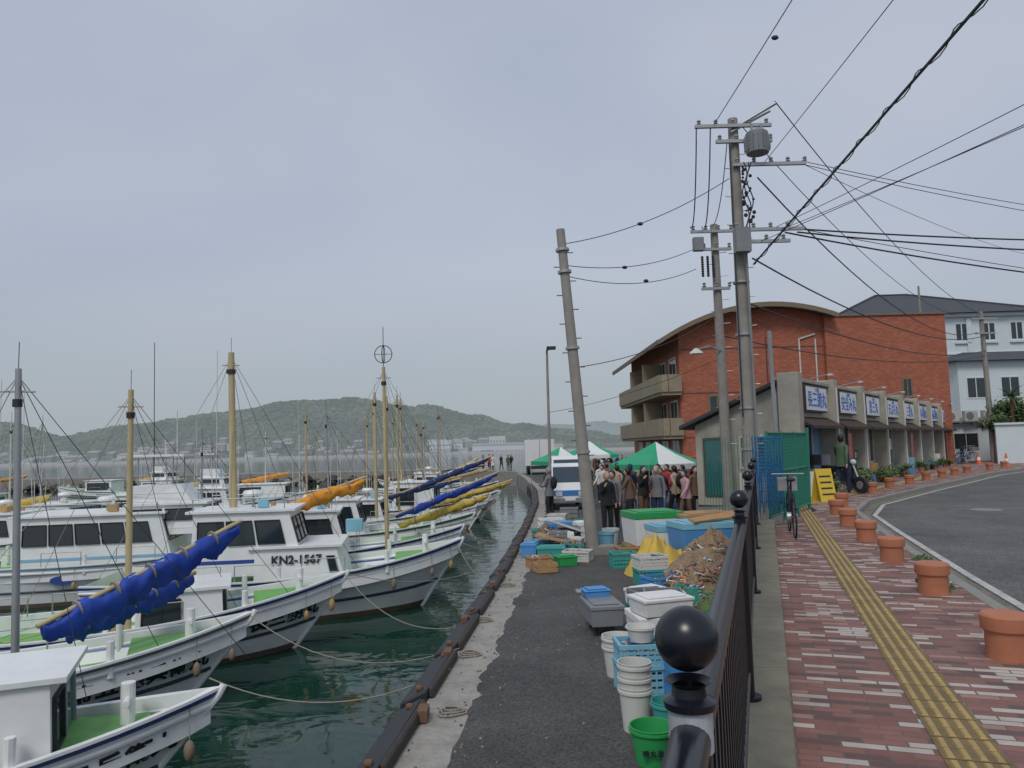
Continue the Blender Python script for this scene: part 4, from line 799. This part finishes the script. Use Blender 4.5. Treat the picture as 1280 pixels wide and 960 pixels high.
# ---------------------------------------------------------------- tents
TW=mat('tent_white',(.72,.75,.73),.6,.05); TG=mat('tent_green',(.02,.35,.17),.6,.1)
def tent(x,y,w,ze,za,rz):
    e=MB(Matrix.Translation((x,y,0))@Matrix.Rotation(rz,4,'Z')); a=w/2
    for sx in(-1,1):
        for sy in(-1,1): e.cyl((sx*a,sy*a,0),(sx*a,sy*a,ze),.02,STEEL,n=6)
    ap=(0,0,za); c=[(-a,-a),(a,-a),(a,a),(-a,a)]
    for i in range(4):
        A=Vector((*c[i],ze));B=Vector((*c[(i+1)%4],ze)); k=6; pk=Vector(ap)
        for j in range(k):
            m=TG if (i%2==1 or j==0 or j==5) else TW
            l0=A.lerp(B,j/k);l1=A.lerp(B,(j+1)/k); mid0=l0.lerp(pk,.5)-Vector((0,0,.06));mid1=l1.lerp(pk,.5)-Vector((0,0,.06))
            e.add([l0,l1,mid1,mid0],[(0,1,2,3)],m); e.add([mid0,mid1,pk],[(0,1,2)],m)
            dz=Vector((0,0,-.2)); e.add([l0,l1,l1+dz,l0+dz],[(3,2,1,0)],m)
    return e.build('canopy_tent')
tent(5.35,28,2.5,1.68,2.5,.45); tent(2.5,40,2.4,1.65,2.4,.4); tent(4.5,44,3,1.9,2.7,0)
mb=MB(); mb.box(4.4,6.2,27.2,27.9,.68,.73,WOOD)
for x in(4.45,6.15):
    for y in(27.25,27.85): mb.cyl((x,y,0),(x,y,.68),.02,STEEL)
for i in range(8): mb.bx((4.6+i*.2,27.5,.8),(.15,.25,.12),random.choice((CRL,STY,GRNP,REDP)))
mb.build('folding_table')
mb=MB(); mb.box(7.3,8.2,30.6,31.3,.0,1.85,REDP); mb.box(7.38,8.12,30.58,30.6,.75,1.7,SIGN)
for i in range(6):
    for j in range(3): mb.cyl((7.45+i*.12,30.57,.85+j*.28),(7.45+i*.12,30.57,1.02+j*.28),.035,[REDP,CRB,GRNP,ORG][(i+j)%4],n=8)
mb.box(7.45,8.0,30.57,30.6,.2,.42,BLACK); mb.build('vending_machine',bevel=.02)
# ---------------------------------------------------------------- vehicles
CARG=mat('car_glass',(.03,.05,.07),.06,.1,1,0,dirt=0,spec=.9); CBL=mat('truck_blue',(.06,.22,.55),.3,.05,dirt=.05); CWH=mat('car_white_paint',(.75,.76,.77),.25,.02,2,0,dirt=.08); LMP=mat('headlamp_lens',(.6,.62,.62),.1,.05,dirt=0)
def wheel(mb,x,y,r,w_): mb.cyl((x-w_/2,y,r),(x+w_/2,y,r),r,DARK,n=18); mb.cyl((x-w_/2-.01,y,r),(x+w_/2+.01,y,r),r*.55,STEEL,n=14)
def van(name,x,y,w,l,h,body,band,truck=False,rz=0):
    mb=MB(Matrix.Translation((x,y,0))@Matrix.Rotation(rz,4,'Z')); a=w/2; cl_=l if not truck else 1.35
    sec=[(0,.3),(-.02,.75),(.12,1.0),(.5,h-.1),(.7,h),(cl_-.1,h),(cl_,h-.1),(cl_,.3)]
    vs=[];n=len(sec)
    for s in(-1,1):
        for (yy,zz) in sec: k=a if zz<1.05 else a*.9; vs.append((s*k,yy,zz))
    mb.add(vs,[tuple(range(n)),tuple(range(2*n-1,n-1,-1))]+[(i,i+n,(i+1)%n+n,(i+1)%n) for i in range(n)],body)
    P_=[(-a*.97,.12,1.0),(a*.97,.12,1.0),(a*.9,.5,h-.1),(-a*.9,.5,h-.1)]; mb.panel(P_,.05,.95,.05,.95,CARG,.01,.02)
    mb.panel([(-a,-.01,.3),(a,-.01,.3),(a,-.02,.75),(-a,-.02,.75)],.0,1,.55,.98,band,.02,.03)
    for s in(-.72,.5): mb.panel([(-a,-.02,.3),(a,-.02,.3),(a,-.02,.75),(-a,-.02,.75)],.5+s*.5-.02,.5+s*.5+.15,.5,.9,LMP,.035,.03)
    mb.box(-a*.98,a*.98,-.08,.1,.28,.45,GREY); mb.box(-.2,.2,-.1,-.085,.35,.46,SIGN)
    for s in(-1,1):
        Q=[(s*a*1.0,.3,1.02),(s*a*1.0,cl_-.15,1.02),(s*a*.9,cl_-.15,h-.1),(s*a*.9,.55,h-.1)]
        if s<0: Q=[Q[1],Q[0],Q[3],Q[2]]
        k=1 if truck else 3
        for j in range(k): mb.panel(Q,.08+j*.9/k,.08+(j+.88)*.9/k,.1,.92,CARG,.012,.02)
        mb.cyl((s*a,.35,1.1),(s*(a+.18),.3,1.15),.015,DARK); mb.bx((s*(a+.2),.3,1.2),(.12,.06,.2),DARK)
        wheel(mb,s*(a-.08),.55,.27,.15); wheel(mb,s*(a-.08),l-.6,.27,.15)
    if truck:
        mb.box(-a,a,1.4,l,.55,.62,body)
        for s in(-1,1): mb.box(s*a-.02,s*a+.02,1.4,l,.621,.9,body)
        mb.box(-a+.02,a-.02,l-.03,l,.621,.9,body); mb.box(-a*.6,a*.6,1.5,l-.3,.63,1.1,WOOD); mb.box(-.35,.35,.3,l,.35,.54,DARK)
    return mb.build(name,bevel=.025)
van('small_truck',2.1,28.5,1.42,3.3,1.75,CWH,CBL,True,.05); van('white_van',2.5,34,1.65,4.3,1.95,CWH,GREY)
mb=MB(Matrix.Translation((2.3,66,0))); mb.box(-1.3,1.3,0,5,.8,3.1,CWH); mb.box(-1.1,1.1,5.05,6.6,.6,2.4,CWH); wheel(mb,-1,1,.4,.25);wheel(mb,1,1,.4,.25);wheel(mb,-1,5.8,.4,.25);wheel(mb,1,5.8,.4,.25); mb.box(-1.2,1.2,-.05,0,.5,.75,DARK); mb.box(-.02,.02,-.02,0,.85,3.05,GREY); mb.build('box_truck',bevel=.03)
def bicycle(name,x,y,z,rz,m):
    T=Matrix.Translation((x,y,z))@Matrix.Rotation(rz,4,'Z'); mb=MB(T)
    for cx in(-.52,.52):
        pts=[(cx+.33*math.cos(i*.393),0,.33+.33*math.sin(i*.393)) for i in range(17)]; mb.tube(pts,.016,DARK,6)
        for i in range(8): mb.cyl((cx,0,.33),(cx+.33*math.cos(i*.785),0,.33+.33*math.sin(i*.785)),.003,STEEL,n=3)
    A=(-.52,0,.33);Bt=(-.08,0,.3);S=(-.2,0,.78);Hd=(.34,0,.82);Fk=(.52,0,.33)
    for a,b in((A,Bt),(A,S),(Bt,S),(Bt,Hd),(S,Hd),(Hd,Fk),(S,(-.23,0,.92)),(Hd,(.3,0,1.0))): mb.cyl(a,b,.016,m,n=6)
    mb.cyl((.3,-.27,1.02),(.3,.27,1.02),.013,STEEL); mb.sph((-.25,0,.95),.1,DARK,(1.4,.8,.4)); mb.box(.42,.72,-.16,.16,.72,.95,STEEL); mb.tube([(-.85,0,.5),(-.65,0,.7),(-.4,0,.72)],.02,m,5)
    mb.cyl((-.08,-.08,.3),(-.08,.08,.3),.09,STEEL,n=12)
    return mb.build(name)
bicycle('bicycle',4.75,12.9,.8,math.pi/2-ang+.05,BLACK)
for i in range(3): bicycle('bicycle',*(TS@Vector((29+i*.8,-1.2,.8))).to_tuple(),rz=.4,m=[BLACK,CRB,STEEL][i])
sx,sy=10.0,22.6
mb=MB(Matrix.Translation((sx,sy,.8))@Matrix.Rotation(-1.2,4,'Z'))
for cx in(-.6,.6): mb.cyl((cx,-.05,.25),(cx,.05,.25),.25,DARK,n=18); mb.cyl((cx,-.06,.25),(cx,.06,.25),.12,STEEL,n=12)
mb.hexa([(-.8,-.14,.35),(-.1,-.14,.3),(-.1,.14,.3),(-.8,.14,.35)],[(-.85,-.12,.7),(-.1,-.13,.68),(-.1,.13,.68),(-.85,.12,.7)],BLACK); mb.box(-.8,-.05,-.13,.13,.705,.8,DARK); mb.box(-.1,.35,-.14,.14,.25,.32,GREY)
mb.hexa([(.35,-.2,.3),(.42,-.2,.3),(.42,.2,.3),(.35,.2,.3)],[(.25,-.16,.9),(.33,-.16,.9),(.33,.16,.9),(.25,.16,.9)],BLACK); mb.cyl((.6,0,.25),(.28,0,1.0),.03,STEEL); mb.cyl((.26,-.3,1.02),(.26,.3,1.02),.018,DARK); mb.sph((.36,0,.92),.09,LMP); mb.box(-1.1,-.7,-.18,.18,.82,1.15,GREY)
for s in(-1,1): mb.cyl((.26,s*.22,1.0),(.22,s*.28,1.25),.008,STEEL); mb.sph((.22,s*.3,1.27),.05,DARK,(1,1.3,1))
mb.build('motor_scooter',bevel=.02)
mb=MB(Matrix.Translation((8.1,19.6,.8))@Matrix.Rotation(.3,4,'Z')); mb.hexa([(-.25,-.2,0),(.25,-.2,0),(.25,-.18,0),(-.25,-.18,0)],[(-.25,-.02,.85),(.25,-.02,.85),(.25,0,.85),(-.25,0,.85)],YS); mb.hexa([(-.25,.18,0),(.25,.18,0),(.25,.2,0),(-.25,.2,0)],[(-.25,.003,.85),(.25,.003,.85),(.25,.02,.85),(-.25,.02,.85)],YS)
for i in range(4): mb.panel([(-.25,-.2,0),(.25,-.2,0),(.25,-.02,.85),(-.25,-.02,.85)],.15,.85,.2+i*.18,.25+i*.18,TXB,.006,.005)
mb.build('sandwich_board')
CON=mat('cone_orange',(.75,.15,.03),.5,.05)
for x,y in((25.5,38.6),(26.5,42.5)): mb=MB(); mb.box(x-.18,x+.18,y-.18,y+.18,.8,.83,CON); mb.lathe((x,y,.83),[(.13,0),(.1,.2)],CON,12); mb.lathe((x,y,.83),[(.1,.2),(.075,.38)],SIGN,12); mb.lathe((x,y,.83),[(.075,.38),(.03,.65),(0,.66)],CON,12); mb.build('traffic_cone')
for i,(x,y,z) in enumerate([(28.3,48.4,3.4),(29.4,48.2,3.4),(30.5,48,3.4),(33.2,71.3,9),(33.4,71.3,7.2)]): mb=MB(Matrix.Translation((x,y,z))); mb.box(0,.85,0,.35,0,.65,OFFW); mb.cyl((.32,-.02,.32),(.32,0,.32),.25,GREY,n=18); mb.box(-.03,.9,0,.35,-.1,-.01,STEEL); mb.build('air_conditioner_unit')
mb=MB(TS)
for i in range(14): mb.cyl((LN+.5+i*.15,-.6,.7),(LN+.5+i*.15,-.6,2.0),.015,DARK,n=5)
mb.cyl((LN+.5,-.6,1.95),(LN+2.6,-.6,1.95),.02,DARK); mb.cyl((LN+.5,-.6,.9),(LN+2.6,-.6,.9),.02,DARK); mb.build('iron_gate')

# ---------------------------------------------------------------- people
SK=[mat('skin',(.52,.33,.24),.55,.05,dirt=0)]; LIP=mat('lips',(.4,.15,.12),.6)
HAIR=[mat('hair_black',(.015,.012,.01),.5,.2,40,.3,dirt=0),mat('hair_grey',(.25,.24,.23),.6,.2,40,.3,dirt=0),mat('cap_beige',(.4,.35,.27),.8),mat('cap_navy',(.02,.03,.08),.8)]
CT=[mat('cloth_'+n,c,.9,.15,25,.15,dirt=.1) for n,c in dict(black=(.02,.02,.022),navy=(.02,.03,.07),grey=(.18,.18,.19),white=(.6,.6,.58),beige=(.4,.33,.24),brown=(.15,.09,.06),blue=(.08,.18,.38),red=(.4,.05,.05),green=(.08,.14,.08),pink=(.5,.3,.32)).items()]
SHOE=[mat('shoe_black',(.02,.02,.02),.6),mat('shoe_white',(.5,.5,.5),.6)]
def person_mesh(idx,arms,legs,lean_=0,pack=False,skirt=False):
    V=[];E=[];Rd=[];part=[]
    def v(p,r,par,pt):
        V.append(Vector(p));Rd.append(r);part.append(pt)
        if par is not None:E.append((par,len(V)-1))
        return len(V)-1
    pel=v((0,0,.9),(.15,.12),None,'leg'); wa=v((0,lean_*.3,1.05),(.145,.11),pel,'top'); ch=v((0,lean_*.8,1.25),(.165,.12),wa,'top'); nb=v((0,lean_,1.37),(.1,.085),ch,'top'); nk=v((0,lean_+.01,1.44),(.048,.048),nb,'skin'); v((0,lean_+.02,1.52),(.05,.05),nk,'skin')
    for s,ar in zip((-1,1),arms):
        sh_=v((s*.17,lean_,1.345),(.065,.065),nb,'top'); el=v((s*(.17+ar[0][0]),lean_+ar[0][1],1.345+ar[0][2]),(.054,.054),sh_,'top'); wr=v(V[el]+Vector((s*ar[1][0],ar[1][1],ar[1][2])),(.034,.034),el,'top')
        d=(V[wr]-V[el]).normalized(); pm=v(V[wr]+d*.06,(.03,.02),wr,'skin'); w_=Vector((0,1,0)) if abs(d.y)<.7 else Vector((1,0,0))
        for k in range(4):
            a=v(V[wr]+d*.1+w_*(k-1.5)*.02,(.009,.009),pm,'skin'); v(V[a]+d*(.035+.01*(1.5-abs(k-1.5)))+Vector((-s*.012,0,0)),(.007,.007),a,'skin')
        th=v(V[wr]+d*.05+w_*.04,(.01,.01),wr,'skin'); v(V[th]+d*.035+w_*.01,(.008,.008),th,'skin')
    for s,lg in zip((-1,1),legs):
        hp=v((s*.09,0,.83),(.1,.1),pel,'leg'); kn=v((s*.1,lg[0],.47),(.074,.074),hp,'leg'); an=v((s*.1,lg[1],.09+lg[2]),(.058,.058),kn,'leg'); he=v((s*.1,lg[1]+.02,.045+lg[2]),(.042,.042),an,'shoe'); v((s*.11,lg[1]+.15,.035+lg[2]*.4),(.036,.036),he,'shoe')
    me=bpy.data.meshes.new('b'); me.from_pydata(V,E,[]); o=bpy.data.objects.new('b',me); COL.objects.link(o)
    o.modifiers.new('s','SKIN'); sv=me.skin_vertices[0].data
    for i,r in enumerate(Rd): sv[i].radius=r
    sv[0].use_root=True
    sb=o.modifiers.new('ss','SUBSURF'); sb.levels=2; sb.render_levels=2
    dg=bpy.context.evaluated_depsgraph_get(); m2=bpy.data.meshes.new_from_object(o.evaluated_get(dg)); bpy.data.objects.remove(o)
    mm={'skin':SK[0],'top':CT[0],'leg':CT[1],'shoe':SHOE[0]}
    mb=MB(); 
    for k in('skin','top','leg','shoe'): mb.mi(mm[k])
    mb.mi(HAIR[0])
    mb.v=[tuple(q.co) for q in m2.vertices]
    segs=[(V[a],V[b],part[b],(Rd[a][0]+Rd[b][0])/2) for a,b in E]
    for p in m2.polygons:
        c=p.center; best=None;bd=9
        for a,b,pt,rr in segs:
            ab=b-a;t=max(0,min(1,(c-a).dot(ab)/ab.length_squared)); dd_=(c-a-ab*t).length-rr
            if dd_<bd:bd=dd_;best=pt
        if best in('leg','top') and abs(c.x)<.2 and abs(c.y)<.22 and .7<c.z<1.1: best='top' if c.z>.84 else 'leg'
        mb.f.append(list(p.vertices)); mb.m.append(['skin','top','leg','shoe'].index(best))
    def ell(prs,m):
        n=20; vs=[]
        for rx,ry,z,yo in prs:
            for i in range(n): t=6.283*i/n; vs.append((rx*math.cos(t),yo+ry*math.sin(t),z))
        mb.add(vs,[(j*n+i,j*n+(i+1)%n,(j+1)*n+(i+1)%n,(j+1)*n+i) for j in range(len(prs)-1) for i in range(n)],m)
    ell([(.155,.125,1.02,lean_*.2),(.17,.14,.9,0),(.18,.15,.78,0),(.17,.14,.785,0)],CT[0]); ell([(.075,.07,1.4,lean_+.005),(.06,.06,1.45,lean_+.01),(.052,.052,1.45,lean_+.01)],CT[0])
    hc=Vector((0,lean_+.035,1.565)); S=SK[0];Hm=HAIR[0]
    mb.sph(hc,.1,S,(.76,.92,1.15),14,12,fn=lambda d:Vector((d.x*(1-.25*max(0,-d.z/.115)),d.y,d.z)))
    mb.sph(hc+Vector((0,-.018,.022)),.112,Hm,(.82,.95,1.08),14,12,fn=lambda d:Vector((d.x,min(d.y,.055+.35*max(0,d.z)),max(d.z,-.1 if d.y<.01 else .0+.3*max(0,d.y)))))
    mb.sph(hc+Vector((0,.095,-.01)),.014,S,(.8,1.2,1.4),6,5)
    for s in(-1,1): mb.sph(hc+Vector((s*.03,.084,.01)),.008,Hm,(1.3,.6,.7),6,4); mb.sph(hc+Vector((s*.076,-.005,-.005)),.022,S,(.4,.8,1.2),6,5)
    mb.sph(hc+Vector((0,.083,-.05)),.013,LIP,(1.5,.4,.3),6,4)
    if pack: mb.sph((0,lean_-.17,1.2),.17,CT[1],(.85,.55,1.2),12,8,fn=lambda d:Vector((max(-.12,min(.12,d.x)),d.y,d.z)))
    if skirt: mb.lathe((0,0,0),[(.15,.98),(.17,.85),(.22,.5),(.21,.5),(.14,.85)],CT[0],16)
    o=mb.build('person_base',smooth=True,sharp=60); me=o.data; bpy.data.objects.remove(o); return me
dn=((.05,-.01,-.27),(.01,.05,-.23)); fw=((.04,.06,-.26),(-.05,.2,.06)); ph_=((.03,.05,-.25),(-.06,.12,.19)); bk=((.04,-.14,-.23),(.01,-.02,-.24)); ft=((.04,.12,-.23),(.01,.16,-.17))
PM=[person_mesh(0,(dn,dn),((.01,-.02,0),(.02,-.02,0))),person_mesh(1,(bk,ft),((.16,.2,0),(-.02,-.22,.04)),.03,pack=True),person_mesh(2,(dn,ph_),((.01,-.03,0),(.03,.02,0)),.02),
    person_mesh(3,(fw,fw),((.02,-.02,0),(.0,-.04,0)),.03,skirt=True),person_mesh(4,(ft,bk),((-.02,-.2,.04),(.14,.16,0)),.04),person_mesh(5,(fw,dn),((.03,0,0),(.0,-.03,0)),.0,pack=True)]
def person(x,y,z,rz,k=None,top=None,bot=None,sc=None):
    k=random.randrange(6) if k is None else k; me=PM[k]; o=bpy.data.objects.new('person',me); COL.objects.link(o); o.location=(x,y,z); o.rotation_euler=(0,0,rz); s=sc or random.uniform(.93,1.04); o.scale=(s,s,s)
    ms=[SK[0],CT[random.choice((0,0,1,1,2,3,3,4,4,5,6,7,8,9)) if top is None else top],CT[random.choice((0,0,1,1,2,5,6)) if bot is None else bot],random.choice(SHOE),random.choice((HAIR[0],HAIR[0],HAIR[0],HAIR[1],HAIR[2],HAIR[3]))]
    for i,m in enumerate(ms): o.material_slots[i].link='OBJECT'; o.material_slots[i].material=m
    return o
person(2.5,20.4,0,math.pi+.3,2,0,0,1.0); person(2.75,20.9,0,2.5,0,2,0)
placed=[(2.5,20.4),(2.75,20.9)]
cnt=0; tries=0
while cnt<62 and tries<4000:
    tries+=1
    if cnt<28: y=random.uniform(22.5,33); x=random.uniform(2.9,.245*y+.3)
    else: y=random.uniform(30,60); x=random.uniform(3.0,8.8)
    if x<3.5 and 26<y<40: continue
    if any(abs(x-5.35-s1*1.25)<.3 and abs(y-28-s2*1.25)<.3 for s1 in(-1,1) for s2 in(-1,1)) or (4.2<x<6.4 and 26.9<y<28.2): continue
    if x>6.9 and 30<y<31.8: continue
    if any((x-a)**2+(y-b)**2<.35 for a,b in placed): continue
    placed.append((x,y)); person(x,y,0,random.uniform(-.9,.9)+random.choice((0,math.pi,math.pi,1.5))); cnt+=1
person(1.15,24.7,0,1.0,5)
for x,y in((-3.3,79.5),(-2.6,78.2),(-2.2,77.8),(-1.3,76.3),(-.6,75),(-.3,74.4)): person(x,y,.15,random.uniform(0,6))
person(9.75,22.2,.8,-.9,4,8,1,1.03); person(13.3,28.3,.8,.8,0)

# ---------------------------------------------------------------- world, sun, camera
w_=bpy.data.worlds.new("World"); scene.world=w_; w_.use_nodes=True; nt=w_.node_tree; N=nt.nodes; L=nt.links; bg=N['Background']
sky=N.new('ShaderNodeTexSky'); sky.sky_type='NISHITA'; sky.sun_disc=False; sky.sun_elevation=R(50); sky.sun_rotation=R(200); sky.air_density=1.5; sky.dust_density=3
tc=N.new('ShaderNodeTexCoord'); mp=N.new('ShaderNodeMapping'); mp.inputs['Scale'].default_value=(1,1,2.6); L.new(tc.outputs['Generated'],mp.inputs[0])
n=N.new('ShaderNodeTexNoise'); n.inputs['Scale'].default_value=1.3; n.inputs['Detail'].default_value=4; n.inputs['Roughness'].default_value=.45; n.inputs['Distortion'].default_value=.3; L.new(mp.outputs[0],n.inputs['Vector'])
cr=N.new('ShaderNodeValToRGB'); e=cr.color_ramp.elements; e[0].position=.3; e[0].color=(.39,.445,.575,1); e[1].position=.7; e[1].color=(.5,.545,.64,1); L.new(n.outputs['Fac'],cr.inputs[0])
sp=N.new('ShaderNodeSeparateXYZ'); L.new(tc.outputs['Generated'],sp.inputs[0]); mr=N.new('ShaderNodeMapRange'); mr.inputs[1].default_value=-.02; mr.inputs[2].default_value=.3; mr.interpolation_type='SMOOTHSTEP'; L.new(sp.outputs[2],mr.inputs[0])
mh=N.new('ShaderNodeMix'); mh.data_type='RGBA'; L.new(mr.outputs[0],mh.inputs[0]); mh.inputs[6].default_value=(.39,.445,.485,1); L.new(cr.outputs[0],mh.inputs[7])
vm=N.new('ShaderNodeVectorMath'); vm.operation='SCALE'; vm.inputs['Scale'].default_value=10; L.new(mh.outputs[2],vm.inputs[0])
mx=N.new('ShaderNodeMix'); mx.data_type='RGBA'; mx.inputs[0].default_value=.93; L.new(sky.outputs[0],mx.inputs[6]); L.new(vm.outputs[0],mx.inputs[7]); L.new(mx.outputs[2],bg.inputs[0]); bg.inputs[1].default_value=.1
sl=bpy.data.lights.new('sun','SUN'); sl.energy=1.4; sl.angle=R(18); sl.color=(1,.96,.9); so=bpy.data.objects.new('sun',sl); COL.objects.link(so); so.rotation_euler=(R(40),0,R(-20))
cd=bpy.data.cameras.new('camera'); cam=bpy.data.objects.new('camera',cd); COL.objects.link(cam); cd.lens=26.02; cd.sensor_width=36; cd.clip_start=.05; cd.clip_end=9000
cam.matrix_world=Matrix.Translation((0,0,2.4))@Matrix.Rotation(R(90+4.95),4,'X')@Matrix.Rotation(-.026,4,'Z'); scene.camera=cam
scene.view_settings.view_transform='Standard'; scene.view_settings.look='None'; scene.view_settings.exposure=0
